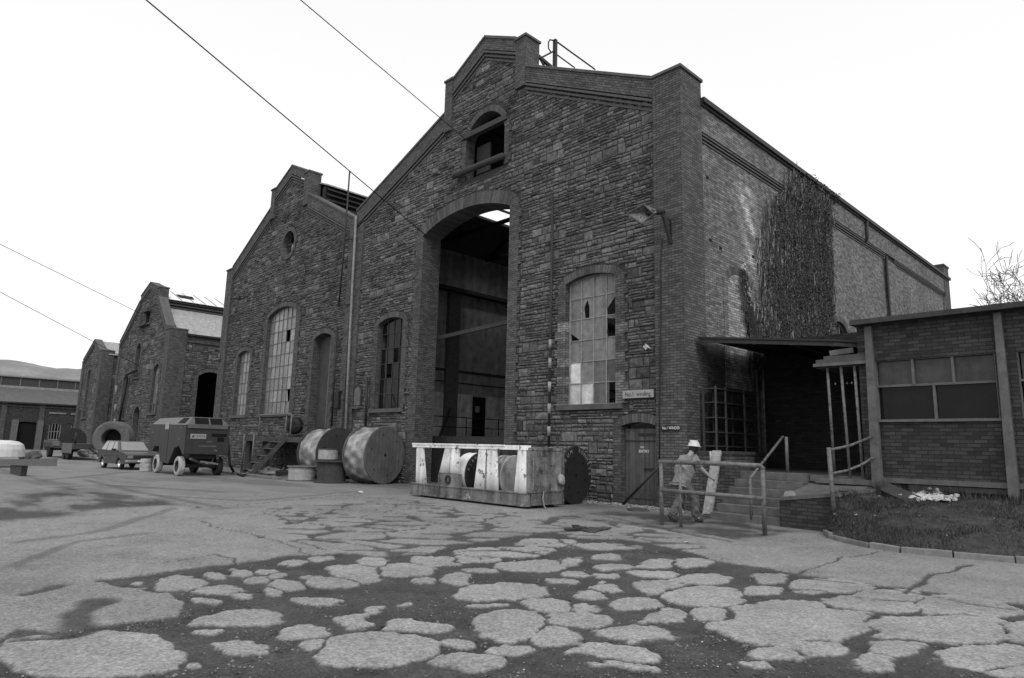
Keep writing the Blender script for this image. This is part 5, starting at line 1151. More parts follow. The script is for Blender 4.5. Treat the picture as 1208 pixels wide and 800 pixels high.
for s_, (an, to) in enumerate(((J['ra'], J['rt_']), (J['la'], J['lt']))):
    an = np.array(an); to = np.array(to); a2 = an*[1, 1, 0]+(0, 0, .055); 
    sv, sf = skin([L(*(an+(0, 0, .06))), L(*(a2+(-.03, 0, 0))), L(*(a2+(.08, 0, 0))), L(*(to*[1, 1, 0]+(.05, 0, .045)))], [(0, 1), (1, 2), (2, 3)], [.055, .055, .056, .05], (1,)); mb = MB(); mb.add(sv, sf, smooth=True); mb.build('boot', 'boot', body)
mb = MB(); hh = np.array(L(*(hc+(-.01, 0, .02)))); mb.lathe(hh, (0, 0, 1), [(-.12, .055), (-.1, .09), (-.02, .105), (.04, .09)], 20); mb.build('hair', 'hair', body, smooth=True)
mb = MB(); hup = np.array((0, 0, 1))+fw*-.0; hh = np.array(L(*(hc+(0, 0, .045))))
mb.lathe(hh, hup+fw*.08, [(-.012, .165), (.0, .168), (.008, .135), (.05, .128), (.09, .11), (.12, .075), (.135, .03), (.137, .001)], 28); mb.lathe(hh, hup+fw*.08, [(-.012, .165), (-.006, .12)], 28)
mb.beam(hh+fw*-.11+np.array((0, 0, .1)), hh+fw*.1+np.array((0, 0, .1)), .03, .075); mb.build('hard_hat', 'helmet', body, smooth=True)

def vnoise(x, y, s, seed=0):
    x = x/s+seed*17.3; y = y/s-seed*9.1; xi = np.floor(x).astype(np.int64); yi = np.floor(y).astype(np.int64); fx = x-xi; fy = y-yi
    fx = fx*fx*(3-2*fx); fy = fy*fy*(3-2*fy)
    def h(a, b): n_ = (a*374761393+b*668265263+seed*974711) & 0x7fffffff; n_ = ((n_ ^ (n_ >> 13))*1274126177) & 0x7fffffff; return ((n_ ^ (n_ >> 16)) & 0xffff)/65535.
    return (h(xi, yi)*(1-fx)+h(xi+1, yi)*fx)*(1-fy)+(h(xi, yi+1)*(1-fx)+h(xi+1, yi+1)*fx)*fy
def fbm(x, y, s, seed=0, o=4): return sum(vnoise(x, y, s/2**i, seed+i)*.5**i for i in range(o))/sum(.5**i for i in range(o))
def smooth(a, b, v): t = np.clip((v-a)/(b-a), 0, 1); return t*t*(3-2*t)
def voro(x, y, s, seed=0, sx=1.0):
    x = x/s/sx; y = y/s; xi = np.floor(x).astype(np.int64); yi = np.floor(y).astype(np.int64); f1 = np.full(x.shape, 9.); f2 = np.full(x.shape, 9.)
    for a in (-1, 0, 1):
        for b in (-1, 0, 1):
            cx_, cy_ = xi+a, yi+b; n1 = ((cx_*73856093) ^ (cy_*19349663) ^ (seed*83492791)) & 0x7fffffff; n1 = (n1*1103515245+12345) & 0x7fffffff; n2 = (n1*1103515245+12345) & 0x7fffffff
            px = cx_+.15+.7*(n1 & 0xffff)/65535.; py = cy_+.15+.7*(n2 & 0xffff)/65535.; d = np.hypot(x-px, y-py); m_ = d < f1; f2 = np.where(m_, f1, np.minimum(f2, d)); f1 = np.where(m_, d, f1)
    return (f2-f1)*s
# ================================================================== IVY on the side wall
IV = empty('ivy', (X0, 25, 4), 'dead ivy hanging as a dense curtain on the long brick side wall', 'climbing plant')
ipoly = [tuple(at(x, y, 0, X0)[1:]) for x, y in ((915, 196), (940, 198), (966, 217), (980, 237), (981, 270), (984, 315), (985.5, 372), (981, 400), (984, 420), (885, 420), (885, 396), (885, 348), (889, 324), (895, 308), (891, 279), (897, 258), (902, 228), (918, 215))]
def inside(P, x, y):
    c = False
    for i in range(len(P)):
        (a, b), (d, e) = P[i], P[i-1]
        if (b > y) != (e > y) and x < (d-a)*(y-b)/(e-b)+a: c = not c
    return c
ir = random.Random(5); st = MB(); lf = MB()
holew = (22.75, 24.0, 3.5, 6.6)
def pdist(x, y): return min(abs((x-a)*(d-b)*0+math.hypot(x-(a+(c-a)*t_), y-(b+(d-b)*t_))) for (a, b), (c, d) in zip(ipoly, ipoly[1:]+ipoly[:1]) for t_ in [max(0, min(1, ((x-a)*(c-a)+(y-b)*(d-b))/((c-a)**2+(d-b)**2+1e-9)))])
N_ = 16000; ry = np.array([ir.uniform(19.2, 28.6) for _ in range(N_)]); rz = np.array([ir.uniform(4.2, 12.6) for _ in range(N_)])
nz = fbm(ry, rz*.45, .8, 19); n2_ = fbm(ry, rz*.3, .3, 23)
for y, z, a_n, b_n in zip(ry, rz, nz, n2_):
    isin = inside(ipoly, y, z); dd0 = pdist(y, z)*(1 if isin else -1)+(a_n-.5)*1.5
    if dd0 < -.05 or ir.random() > min(1, .12+dd0*1.1): continue
    if a_n < .36 and ir.random() < .55: continue
    if holew[0]+.1 < y < holew[1]-.1 and z < holew[3]-.1 and ir.random() < .85: continue
    if z > 11.0+ir.uniform(-.1, .2) and y < 24.6 and ir.random() < .6: continue
    l = ir.uniform(.3, 1.5); lean = ir.gauss(-.05, .1); P = []
    for i in range(5): t = i/4; P.append((X0-.07+(.1 if z-l*t > 10.95 else 0)+ir.uniform(0, .05)+.03*b_n, y+lean*l*t+ir.gauss(0, .018), z-l*t))
    st.tube(P, ir.choice((.005, .008, .012, .02)), 3, tone=ir.choice((.35, .5, .7, 1., 1.4, 2.6)), cap=False)
    for i in range(4 if isin else 2):
        t = ir.random(); c = np.array((X0-.06+(.1 if z-l*t > 10.95 else 0)+ir.uniform(0, .09)+.05*b_n, y+ir.gauss(0, .09), z-l*t)); s_ = ir.uniform(.02, .05)
        a = np.array((ir.uniform(-.6, .6), ir.uniform(-1, 1), ir.uniform(-1, .5))); a /= np.linalg.norm(a); b = np.cross(a, (1, ir.uniform(-.6, .6), ir.uniform(-.6, .6))); b /= np.linalg.norm(b)+1e-6
        lf.add([c-a*s_, c+b*s_*.7, c+a*s_*1.1, c-b*s_*.7], [(0, 1, 2, 3)], ir.uniform(.5, 1.35)*(.6+.8*a_n))
for k in range(420):      # over the gutter
    y = ir.uniform(24.6, 28.1); c = np.array((X0+ir.uniform(.0, .26), y, ir.uniform(11.85, 12.36)+.05*math.sin(y*5))); s_ = ir.uniform(.02, .045); a = np.array([ir.uniform(-1, 1) for _ in range(3)]); a /= np.linalg.norm(a); b = np.cross(a, (.3, .8, .5)); b /= np.linalg.norm(b)
    lf.add([c-a*s_, c+b*s_*.7, c+a*s_*1.1, c-b*s_*.7], [(0, 1, 2, 3)], ir.uniform(.7, 2.))
for k in range(16):        # thin outlying runner
    y0_ = at(876, 330, 0, X0); y1_ = at(889, 398, 0, X0); t = ir.random(); c = y0_+(y1_-y0_)*t; st.tube([c+(.03, 0, .2), c+(.04, ir.uniform(-.1, .1), -.3), c+(.03, ir.uniform(-.1, .1), -.8)], .02, 3, tone=.5)
    for i in range(24): c2 = c+(ir.uniform(0, .06), ir.gauss(0, .1), ir.gauss(0, .3)); lf.add([c2+(0, 0, -.06), c2+(.03, .04, 0), c2+(0, 0, .06), c2+(.02, -.04, 0)], [(0, 1, 2, 3)], .6)
tag(st.build('stems', 'ivy_stem', IV), kind='stuff'); tag(lf.build('leaves', 'ivy_leaf', IV), kind='stuff')

# ================================================================== BARE TREE
TR = empty('bare_tree', (-4.0, 40, 0), 'bare leafless tree behind the flat-roofed annex at the right edge', 'tree')
trr = random.Random(9); tk = MB(); tw = MB()
def branch(p, d, l, r, lev):
    P = [p]; rr = [r]; q = p.copy(); dd_ = d.copy(); ns = 5
    for i in range(ns):
        dd_ = dd_+np.array([trr.gauss(0, .12) for _ in range(3)])+np.array((0, 0, .03)); dd_ /= np.linalg.norm(dd_); q = q+dd_*l/ns; P.append(q.copy()); rr.append(max(.011, r*(1-.5*(i+1)/ns)))
    (tk if lev == 0 else tw).tube(P, rr, 7 if lev < 2 else 4, cap=lev == 0)
    if lev >= 5: return
    for k in range((9, 6, 5, 4, 3)[lev]):
        i = trr.randint(2 if lev == 0 else 1, ns); a = trr.uniform(0, 2*PI); side = np.cross(dd_, (math.cos(a), math.sin(a), .3)); side /= np.linalg.norm(side)+1e-6
        nd = dd_*.75+side*trr.uniform(.5, .95); nd /= np.linalg.norm(nd); branch(P[i].copy(), nd, l*trr.uniform(.5, .74), rr[i]*.62, lev+1)
branch(np.array((-3.2, 40., 0)), np.array((0, 0, 1.)), 6.6, .2, 0)
tk.build('trunk', 'bark', TR); tw.build('crown', 'bark', TR)

# ================================================================== GROUND
def sdf(poly, X, Y):
    P = np.array(poly); d = np.full(X.shape, 1e9); ins = np.zeros(X.shape, bool)
    for i in range(len(P)):
        a = P[i]; b = P[i-1]; e = b-a; wx, wy = X-a[0], Y-a[1]; t = np.clip((wx*e[0]+wy*e[1])/(e@e), 0, 1); d = np.minimum(d, np.hypot(wx-e[0]*t, wy-e[1]*t))
        if a[1] != b[1]: c = (a[1] > Y) != (b[1] > Y); ins ^= c & (X < (b[0]-a[0])*(Y-a[1])/(b[1]-a[1])+a[0])
    return np.where(ins, -d, d)
def sline(pts, X, Y):
    d = np.full(X.shape, 1e9)
    for i in range(len(pts)-1):
        a, b = np.array(pts[i]), np.array(pts[i+1]); e = b-a; wx, wy = X-a[0], Y-a[1]; t = np.clip((wx*e[0]+wy*e[1])/(e@e), 0, 1); d = np.minimum(d, np.hypot(wx-e[0]*t, wy-e[1]*t))
    return d
g2 = lambda x, y: tuple(G(x, y)[:2])
ang = np.concatenate([np.linspace(-180, -48, 40)[:-1], np.linspace(-48, 48, 841), np.linspace(48, 180, 40)[1:-1]])
rad = np.concatenate([[.3, 1.2, 2.2], 1.55/np.tan(np.radians(np.linspace(27.5, 5.2, 330))), np.geomspace(17.4, 90, 170)[1:], np.geomspace(95, 2500, 14)])
th_ = YAW-np.radians(ang)  # angle to the left of +Y
TH, RD = np.meshgrid(th_, rad); GX = -np.sin(TH)*RD; GY = np.cos(TH)*RD
isl = [(213.6,689,28,9),(165.6,689.5,6,3),(253,679,14,4),(258,696,30,6),(288,677,12,4),(283,704.5,12,5),(304.6,684,18,4.5),(344,691,17,6),(328,699.5,14,6),(349,663.7,12,3.5),(381,660,14,3),(386,687,26,7),(318,674.6,14,3),(334,680,10,3),
 (285,727.6,46,9),(240,711,12,4),(356,745,28,9),(285,763,27,10),(372.5,759,26,7),(258,747,14,3),(374,708.7,22,4),(443,770,70,20),(218,785,14,5),(105,775,108,28),(150,714,54,18),
 (423,677,30,10),(440,663,16,5),(481,673,36,9),(516,663,34,7),(542,684,20,7),(499,687,14,3),(565,675,18,4),(585,653,46,7),(559,660,30,5),(615,650,36,5),(628,669,42,7),(590,699.5,56,10),(566,717,20,3.5),(645,714,30,8),(688,717,14,5),
 (658,687,18,3.5),(693,701,22,5),(711,694.5,18,5),(604,739,42,17.5),(680,732,32,9),(751,711,32,7.5),(661.6,753,28,10.5),(777.5,728.6,24,8.5),(748,749,46,9.5),(493,740,42,9),(423,732.6,20,8),(486,714,7,3),(446,719,9,4),(539,762,20,5.5),
 (610,769,37,8),(731,770.6,38,8.5),(559,784,48,12),(731,670,22,4),(718,679,18,3),(721,658,20,4),(777,665,26,5),(774,677,18,4),(781,694,26,8),(678,663,16,5),(678,677,14,3),(705,687,8,2),(648,641,40,5),(715,646,40,4),(734,787,30,5),
 (824,684,32,7),(840,706,50,13),(841,728,28,8),(945,736,104,25),(908,697.7,22,6),(979,692.6,38,8),(959,700,18,3),(1050,704,42,8),(1026,716,50,10),(915,684,26,5),(1143,716,62,12),(1118,745,94,17),(918,772,36,9),(959,767,34,7),(1070,768.6,36,10),
 (1036,781,32,8),(1170,777,52,14),(891,785,22,5),(810,664,34,5),(1235,745,50,18),(1215,790,40,14)]
mudpoly = [g2(*p) for p in ((100,686),(165,680),(230,670),(285,664),(340,655),(375,655),(400,653),(440,658),(470,655),(505,652),(525,643),(560,640),(600,634),(650,630),(700,636),(760,640),(820,654),(852,664),(900,672),(945,680),(1000,688),(1060,694),(1075,698),(1150,706),(1260,722),(1400,760),(1300,830),(900,900),(300,900),(-100,800),(16,745),(60,748),(120,740),(200,728),(205,700),(160,694))]
near = (RD < 22) & (np.abs((TH-YAW+PI) % (2*PI)-PI) < .95)
X = GX[near]; Y = GY[near]
wx_ = (fbm(X, Y, .6, 3, 2)-.5)*.34+(fbm(X, Y, .12, 5)-.5)*.05; wy_ = (fbm(X, Y, .6, 7, 2)-.5)*.34+(fbm(X, Y, .12, 9)-.5)*.05
XW, YW = X+wx_, Y+wy_
best = np.full(X.shape, -9.); sec = np.full(X.shape, -9.)
for (cx_, cy_, hw, hh_) in isl:
    c = G(cx_, cy_)[:2]; a = (G(cx_+hw, cy_)-G(cx_-hw, cy_))[:2]/2; b = (G(cx_, cy_-hh_)-G(cx_, min(cy_+hh_, 900)))[:2]/2
    c = (G(cx_, cy_-hh_)+G(cx_, cy_+hh_))[:2]/2
    det = a[0]*b[1]-a[1]*b[0]; dx, dy = XW-c[0], YW-c[1]; u = (dx*b[1]-dy*b[0])/det; v = (a[0]*dy-a[1]*dx)/det
    rr_ = (np.abs(u)**2.5+np.abs(v)**2.5)**.4; sc = min(np.hypot(*a), np.hypot(*b)); q_ = (1-rr_)*min(sc, .5); sec = np.maximum(sec, np.minimum(best, q_)); best = np.maximum(best, q_)
mud = sdf(mudpoly, XW, YW)
best = best+.004+(fbm(X, Y, .28, 33, 2)-.5)*.10+(np.abs(fbm(X, Y, .16, 34, 2)-.5)-.12)*.16+(fbm(X, Y, .05, 35)-.5)*.03
m_in = smooth(-.012, .02, best)*smooth(.03, .055, best-sec-(fbm(X, Y, .3, 37)-.5)*.04)
mud_w = smooth(-.02, .03, mud+(fbm(X, Y, .1, 39)-.5)*.1)               # 1 outside the broken area
asph = np.maximum(m_in, mud_w)
# narrow cracks over the middle distance
crk = voro(XW*.75+YW*.66, -XW*.66+YW*.75, .7, 4, sx=1.9)
zone = smooth(.0, .5, -sdf([g2(*p) for p in ((300,600),(480,588),(560,600),(700,610),(820,632),(880,668),(700,668),(560,665),(400,665),(330,640))], X, Y))
zone2 = smooth(.0, .5, -sdf([g2(*p) for p in ((860,660),(1000,650),(1250,690),(1250,740),(860,690))], X, Y))
cw_ = zone*(.022+.12*smooth(.35, .7, fbm(X, Y, .9, 21))); ck = 1-smooth(cw_*.7, cw_*1.3+.004, crk)*1.0
asph = asph*(1-ck*(zone > .05)*np.clip(zone*1.6, 0, 1)*.9)
for pts, w in (([(935,684),(960,670),(1000,660),(1042,650)], .025), ([(1068,702),(1080,688),(1100,680),(1150,668)], .05), ([(16,758),(70,750),(130,738),(210,729)], .05), ([(365,655),(330,640),(275,626),(232,616)], .02),
               ([(283,667),(255,656),(200,662)], .02), ([(16,702),(45,696),(62,692)], .09), ([(75,748),(95,725),(125,708)], .14), ([(700,606),(800,628),(860,640)], .05), ([(210,600),(300,595),(400,585),(470,590)], .03),
               ([(315,607),(352,618),(400,622)], .03), ([(352,618),(380,605),(330,603)], .025), ([(470,620),(520,622),(600,618)], .03), ([(940,684),(1010,692),(1070,700),(1190,720)], .03), ([(800,652),(850,664),(900,672),(960,682)],.05)):
    l_ = sline([g2(*p) for p in pts], XW, YW); asph = asph*(smooth(w*.5, w*1.3, l_)*.92+.08)
damp = smooth(-.15, .25, -sdf([g2(*p) for p in ((668,604),(735,604),(790,607),(845,612),(935,628),(880,640),(815,630),(770,624),(700,616),(660,610))], XW, YW))
asph = asph*(1-damp*(.35+.6*smooth(.35, .6, fbm(X, Y, .45, 97))))
broke = smooth(.55, .75, fbm(X, Y, .35, 31))*smooth(-2.2, -.2, -np.abs(mud))*.55*smooth(9.5, 6.5, np.hypot(X, Y)); asph = np.clip(asph-broke*(mud_w < .5)*.0, 0, 1)
Z = np.zeros(GX.shape); T = np.zeros(GX.shape)
str_ = fbm(GX*.25+GY*.1, GY*1.6-GX*.5, .6, 45, 4)
base_t = .2*(.82+.36*fbm(GX, GY, 2.5, 41))*(.85+.3*fbm(GX, GY, .25, 43, 3))
farw = smooth(20, 35, RD); base_t = base_t*(.82+.36*str_)*(1-.25*smooth(.55, .7, fbm(GX*.4, GY*1.3, 1.6, 47, 4))); T[:] = base_t
fineN = fbm(X, Y, .06, 51, 3); midN = fbm(X, Y, .3, 53)
mudt = .058*(.6+.8*midN)*(.7+.6*fineN)
asp_t = .29*(.8+.4*fbm(X, Y, .6, 55))*(.8+.4*fineN)*(1-.15*smooth(.5, .7, fbm(X, Y, 1.8, 57)))
asp_t = asp_t*(1-.2*mud_w*(.5+str_[near]))*(.9+.2*str_[near])
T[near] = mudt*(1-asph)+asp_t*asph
Z[near] = .016*asph+(1-asph)*(.018*(midN-.5)+.018*(fineN-.5))+(fbm(X, Y, 3., 61)-.5)*.03*0
# dark damp patch far left, light tracks
dp = sdf([g2(*p) for p in ((-40,592),(16,586),(60,577),(95,573),(150,583),(200,591),(216,598),(150,601),(110,603),(60,613),(16,618),(-60,620))], GX+(fbm(GX, GY, 1.5, 71)-.5)*1.2, GY+(fbm(GX, GY, 1.5, 73)-.5)*1.2)
dpw = smooth(-.1, .5, -dp)*(.25+.75*smooth(.35, .62, fbm(GX*.5, GY*1.6, .7, 75, 5))); T = T*(1-.72*dpw)
for pts, w in (([(100,566),(160,580),(220,592),(265,600)], .12), ([(180,585),(300,592),(420,580)], .1), ([(60,575),(120,572),(260,580)], .15), ([(20,640),(120,628),(210,600)], .1), ([(16,668),(90,640),(180,630)], .07), ([(150,557),(60,566)], .2)):
    l_ = sline([g2(*p) for p in pts], GX+(fbm(GX, GY, 1., 81)-.5)*.5, GY); T = T*(1-.35*(1-smooth(w*.6, w*1.8, l_)))
# ground darker towards the fronts, with paler patches near the wall foot
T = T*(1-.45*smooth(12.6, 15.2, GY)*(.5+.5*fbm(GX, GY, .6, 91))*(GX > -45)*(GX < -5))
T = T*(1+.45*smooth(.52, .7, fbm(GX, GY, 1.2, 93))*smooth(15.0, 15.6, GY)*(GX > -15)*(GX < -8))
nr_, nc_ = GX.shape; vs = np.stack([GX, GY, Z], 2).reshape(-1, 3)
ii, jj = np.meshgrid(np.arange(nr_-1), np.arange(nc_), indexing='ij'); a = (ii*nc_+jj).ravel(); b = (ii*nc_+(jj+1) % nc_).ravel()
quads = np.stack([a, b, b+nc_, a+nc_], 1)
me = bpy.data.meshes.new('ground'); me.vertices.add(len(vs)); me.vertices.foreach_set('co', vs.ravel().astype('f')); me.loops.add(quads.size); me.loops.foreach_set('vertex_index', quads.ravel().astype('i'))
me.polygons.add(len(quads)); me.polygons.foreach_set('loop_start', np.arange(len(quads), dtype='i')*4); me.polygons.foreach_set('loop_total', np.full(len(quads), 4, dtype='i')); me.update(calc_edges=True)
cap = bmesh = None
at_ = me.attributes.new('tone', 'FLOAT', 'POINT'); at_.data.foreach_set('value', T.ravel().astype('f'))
mat('ground', 1.0, .93, nscale=38, namp=.55, bump=.8, bscale=75); me.materials.append(MATS['ground']); me.uv_layers.new(name='UVMap')
me.polygons.foreach_set('use_smooth', np.ones(len(quads), bool))
me.flip_normals() if me.polygons[len(quads)//2].normal.z < 0 else None
go = bpy.data.objects.new('ground', me); COL.objects.link(go); tag(go, kind='structure', label='worn cracked asphalt yard with dark earth between its broken islands')
# loose stones in the broken parts and along the wall foot
pb = MB(); pr_ = random.Random(77)
def pebble(x, y, z, s, tn):
    c = np.array((x, y, z)); a = pr_.uniform(0, PI); ca, sa = math.cos(a), math.sin(a)
    P = [(1, 0, 0), (0, .75, 0), (-1, 0, .1), (0, -.8, 0), (.1, .1, .6), (0, 0, -.5)]
    pb.add([c+np.array((p[0]*ca-p[1]*sa, p[0]*sa+p[1]*ca, p[2]))*s*pr_.uniform(.7, 1.25) for p in P], [(0, 1, 4), (1, 2, 4), (2, 3, 4), (3, 0, 4), (1, 0, 5), (2, 1, 5), (3, 2, 5), (0, 3, 5)], tn)
idxs = np.nonzero((asph < .3) & (np.hypot(X, Y) < 13) & (mud < .1))[0]
pn2 = fbm(X, Y, .5, 99)
for k in range(16000):
    i = idxs[pr_.randrange(len(idxs))]
    if pn2[i] < .5 and pr_.random() < .75: continue
    pebble(X[i]+pr_.uniform(-.02, .02), Y[i]+pr_.uniform(-.02, .02), .002, abs(pr_.gauss(0, .006))+.004, pr_.choice((.3, .45, .6, .8, 1.3) if k % 80 else (2.6,)))
for k in range(2500):
    x = pr_.uniform(-17, -8.8) if k % 2 else pr_.uniform(-13.2, -9.2); y = 16.1-abs(pr_.gauss(0, .35)); pebble(x, y, .02, abs(pr_.gauss(0, .02))+.008, pr_.choice((.6, 1, 1.5, 2.2)))
pb.build('loose_stones', 'pebble', label='loose grit and small stones scattered in the broken asphalt', cat='gravel', kind='stuff')
mb = MB(); c = G(697, 627)
for k in range(9): a = pr_.uniform(0, PI); p_ = c+np.array((pr_.uniform(-.35, .35), pr_.uniform(-.25, .25), .03)); d = np.array((math.cos(a), math.sin(a), pr_.uniform(-.1, .1)))*pr_.uniform(.1, .3); mb.beam(p_-d, p_+d, pr_.uniform(.08, .2), .03, tone=pr_.uniform(.5, 1.4))
mb.build('broken_slab', 'timber_dark', label='dark broken fragments lying on the asphalt before the white frame', cat='debris')
mb = MB(); c = G(752, 603); mb.lathe(c+(0, 0, .0), (0, 0, 1), [(0, .02), (.02, .3), (.06, .25), (.08, .02)], 10, jit=.5); mb.build('flat_stone', 'concrete_dark', label='flat dark stone on the gravel in front of the plank door', cat='stone')
mb = MB(); c = G(424, 582); mb.add([c+(-.2, 0, .02), c+(0, -.08, .06), c+(.2, .03, .02), c+(0, .08, .08)], [(0, 1, 3), (1, 2, 3)]); mb.build('paper_scrap', 'rubble_white', label='white litter on the ground in front of the flat drums', cat='scrap')

mat('hill', .2, .95, nscale=.05, namp=.3, bump=0)  # distance haze put into the colour as a lighter grey
hy = np.linspace(-250, 420, 140); hv = []; hf = []
for i, y in enumerate(hy):
    h_ = 50+3*math.sin(y*.021)+1.3*math.sin(y*.11+1)+.8*rnd.random()
    for j in range(7): t = j/6; hv.append((-420-160*t, y, -1+h_*math.sin(t*PI/2)))
for i in range(139):
    for j in range(6): a_ = i*7+j; hf.append((a_, a_+1, a_+8, a_+7))
mb = MB(); mb.add(hv, hf, smooth=True); ho = mb.build('hill', 'hill', kind='structure', label='low pale hill beyond the far shed')
# ================================================================== BANK, KERB, GRASS
kl = [(-5.33, 14.28), (-5.28, 13.75), (-4.98, 13.25), (-4.58, 12.88), (-4.1, 12.58), (-3.6, 12.42), (-2.9, 12.55), (-2.15, 12.78), (-1.0, 13.05), (.5, 13.3), (3, 13.6), (6, 13.9)]
wl = [(-5.3, 14.3), (-5.18, 14.7), (-4.95, 15.4), (-4.7, 15.98), (-4.3, 15.98), (-3.8, 15.98), (-2.9, 15.98), (-2.0, 15.98), (-1, 15.98), (.5, 15.98), (3, 15.98), (6, 15.98)]
def dens(L_, n):
    o = []
    for i in range(len(L_)-1):
        for k in range(n): t = k/n; o.append((L_[i][0]*(1-t)+L_[i+1][0]*t, L_[i][1]*(1-t)+L_[i+1][1]*t))
    return o+[L_[-1]]
ka, wa = np.array(dens(kl, 10)), np.array(dens(wl, 10)); nt_ = 22; vs = []
def bankz(x, y, t): return .1+.72*(t**.8)+(float(vnoise(np.array([x]), np.array([y]), .35, 5)[0])-.5)*.07*min(1, t*6)
for i in range(len(ka)):
    for j in range(nt_+1): t = j/nt_; x, y = ka[i]*(1-t)+wa[i]*t; vs.append((x, y, bankz(x, y, t)))
fs = [(i*(nt_+1)+j, (i+1)*(nt_+1)+j, (i+1)*(nt_+1)+j+1, i*(nt_+1)+j+1) for i in range(len(ka)-1) for j in range(nt_)]
mb = MB(); A_ = np.array(vs); mb.add(vs, fs, list(.55+.9*fbm(A_[:, 0], A_[:, 1], .4, 15)), smooth=True); mb.build('grass_bank', 'soil', kind='structure', label='sloping earth bank below the annex')
gb_ = MB(); gr = random.Random(8)
for k in range(34000):
    i = gr.randrange(len(ka)-1); 
    if gr.random() < .5: i = gr.randrange(int(len(ka)*.68))
    t = gr.random(); s_ = gr.random(); q0 = ka[i]*(1-s_)+ka[i+1]*s_; q1 = wa[i]*(1-s_)+wa[i+1]*s_; x, y = q0*(1-t)+q1*t; z = bankz(x, y, t)-.01
    pn_ = float(fbm(np.array([x]), np.array([y]), .5, 13)[0])
    if pn_ < .45 and gr.random() < .8: continue
    hgt = gr.uniform(.015, .05)*(1+2.2*(t > .86)*(gr.random()))*(1+1.2*(pn_ > .6)); a = gr.uniform(0, 2*PI); d = np.array((math.cos(a), math.sin(a), 0))*.008; ln = np.array((gr.gauss(0, .02), gr.gauss(0, .02), hgt)); p_ = np.array((x, y, z))
    gb_.add([p_-d, p_+d, p_+ln], [(0, 1, 2)], gr.choice((.4, .7, 1., 1.4, 2.)))
for k in range(1200):     # weeds against walls
    if k % 3: x, y = gr.uniform(-5.2, 1), 15.9-abs(gr.gauss(0, .12)); z = .78; hgt = gr.uniform(.08, .22)
    else: x, y = gr.uniform(-17, -12.3), 16.05-abs(gr.gauss(0, .06)); z = .0; hgt = gr.uniform(.05, .2)
    p_ = np.array((x, y, z)); a = gr.uniform(0, 6.3); d = np.array((math.cos(a), math.sin(a), 0))*.012; gb_.add([p_-d, p_+d, p_+(gr.gauss(0, .05), gr.gauss(0, .05), hgt)], [(0, 1, 2)], gr.choice((.5, .8, 1.3)))
lt_ = MB()
for k in range(30):
    i = gr.randrange(int(len(ka)*.75)); t = gr.uniform(.05, .9); x, y = ka[i]*(1-t)+wa[i]*t; pebble_s = gr.uniform(.012, .035); lt_.lathe((x, y, bankz(x, y, t)+.005), (gr.uniform(-.4, .4), gr.uniform(-.4, .4), 1), [(-.3*pebble_s, .001), (-.3*pebble_s, pebble_s), (.3*pebble_s, pebble_s*.7), (.35*pebble_s, .001)], 5, tone=gr.choice((.2, .3, .6, .9)), jit=.5)
lt_.build('grit', 'rubble_white', kind='stuff', label='pale bits of grit and litter strewn over the bank', cat='litter')
gb_.build('grass', 'grass', kind='stuff', label='short rough grass covering the bank', cat='grass')
KB = None
kerb_pts = kl[1:]; acc = 0
seg = []
for i in range(len(kerb_pts)-1):
    a, b = np.array(kerb_pts[i]), np.array(kerb_pts[i+1]); l_ = np.linalg.norm(b-a); n_ = max(1, round(l_/.75))
    for k in range(n_): seg.append((a+(b-a)*k/n_, a+(b-a)*(k+1)/n_))
ks_ = MB()
for a, b in seg:
    d = (b-a)/np.linalg.norm(b-a); h = rnd.uniform(.10, .13); o_ = np.array((d[1], -d[0]))*rnd.uniform(-.012, .012); p_ = a+d*.008+o_; q_ = b-d*.008+o_
    ks_.beam((p_[0], p_[1], h/2-.01), (q_[0], q_[1], h/2-.01+rnd.uniform(-.008, .008)), .12, h, tone=rnd.uniform(.75, 1.2))
ks_.build('kerb', 'kerb', kind='structure', label='worn concrete kerb stones round the foot of the grass bank', bevel=.012)
mb = MB(); c = at(1093, 598, 1, 15.5); c[2] = .80; wr = random.Random(4)
for k in range(200):
    p_ = c+np.array((wr.gauss(0, .2), wr.gauss(0, .13), 0)); p_[2] = .1+.72*((p_[1]-12.6)/3.38)**.8+.03+wr.uniform(0, .04); s_ = wr.uniform(.015, .065); mb.lathe(p_, (wr.uniform(-.3, .3), wr.uniform(-.3, .3), 1), [(-s_*.3, s_*.1), (-s_*.3, s_), (s_*.5, s_*.8), (s_*.6, .001)], 6, jit=.5)
for k in range(16):
    p_ = at(wr.uniform(1073, 1110), wr.uniform(576, 588), 1, 15.85); mb.lathe(p_, (0, -1, .2), [(0, .001), (0, wr.uniform(.02, .06)), (.03, .02), (.03, .001)], 6, jit=.5, tone=.7)
mb.build('spilled_plaster', 'rubble_white', label='spilled white plaster rubble on the bank under the annex wall', cat='rubble', kind='stuff')

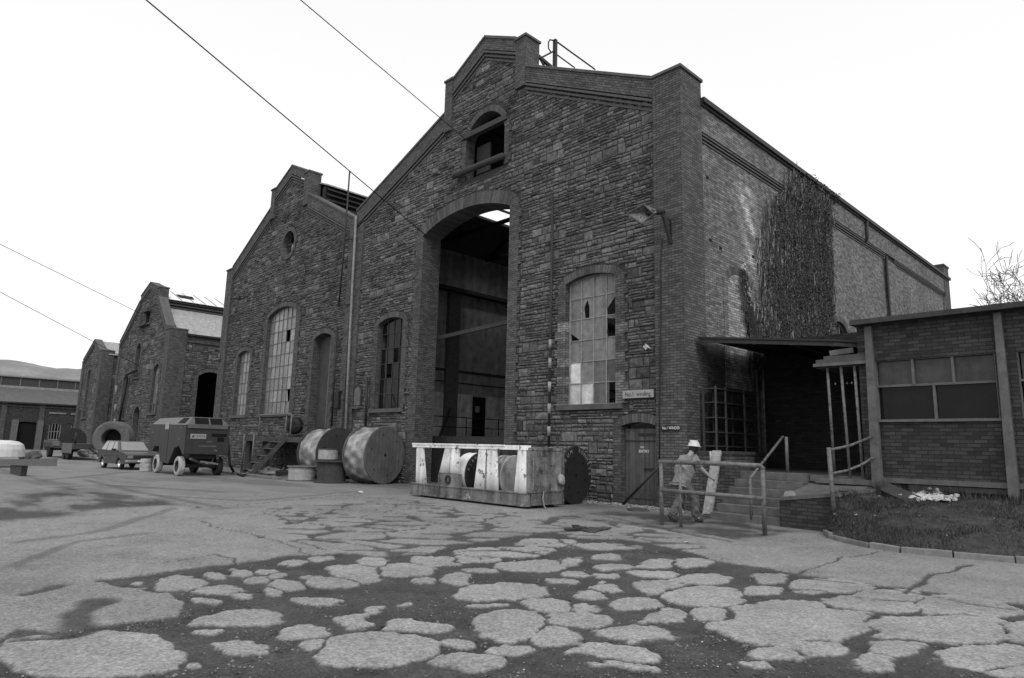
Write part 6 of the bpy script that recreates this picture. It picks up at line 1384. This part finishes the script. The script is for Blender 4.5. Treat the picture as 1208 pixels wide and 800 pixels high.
# ================================================================== SKY AND SUN
W = bpy.data.worlds.new('World'); S.world = W; W.use_nodes = True; nt = W.node_tree; bg = nt.nodes['Background']
SE, SA = math.radians(48), math.radians(118)      # sun height; compass direction measured from +Y towards +X
sky = nt.nodes.new('ShaderNodeTexSky'); sky.sky_type = 'NISHITA'; sky.sun_disc = False; sky.sun_elevation = SE; sky.sun_rotation = SA; sky.dust_density = 4; sky.air_density = 1
bw = nt.nodes.new('ShaderNodeRGBToBW'); pw = nt.nodes.new('ShaderNodeMath'); pw.operation = 'POWER'; pw.inputs[1].default_value = .2
ml = nt.nodes.new('ShaderNodeMath'); ml.operation = 'MULTIPLY'; ml.inputs[1].default_value = 7.5
nt.links.new(sky.outputs[0], bw.inputs[0]); nt.links.new(bw.outputs[0], pw.inputs[0]); nt.links.new(pw.outputs[0], ml.inputs[0]); nt.links.new(ml.outputs[0], bg.inputs[0]); bg.inputs[1].default_value = .12
sl = bpy.data.lights.new('sun', 'SUN'); so = bpy.data.objects.new('sun', sl); COL.objects.link(so); sl.energy = 1.1; sl.angle = math.radians(22)
sd_ = Vector((math.sin(SA)*math.cos(SE), math.cos(SA)*math.cos(SE), math.sin(SE))); so.rotation_euler = sd_.to_track_quat('Z', 'Y').to_euler(); so.location = (20, -20, 40)
GR = dict(engine_house='stone engine houses standing in a row', cable_drum='cable drums and reels about the yard', overhead_wire='overhead wires crossing the sky', handrail='pipe rails round the dock and hall', wall_sign='name boards on the corner of the largest house', conduit='conduits on the fronts', hose_coil='hoses coiled before the platform', paper_scrap='white scraps of litter', scrap_heap='heaps of scrap')
for o in list(COL.objects):
    if o.parent is None and 'category' in o and 'group' not in o:
        k_ = o.name.split('.')[0]
        if k_ in GR: o['group'] = GR[k_]
S.render.engine = 'CYCLES'
S.view_settings.view_transform = 'Standard'; S.view_settings.look = 'None'; S.view_settings.exposure = 0; S.view_settings.gamma = 1
S.render.resolution_x = 1024; S.render.resolution_y = 678
S.cycles.max_bounces = 6
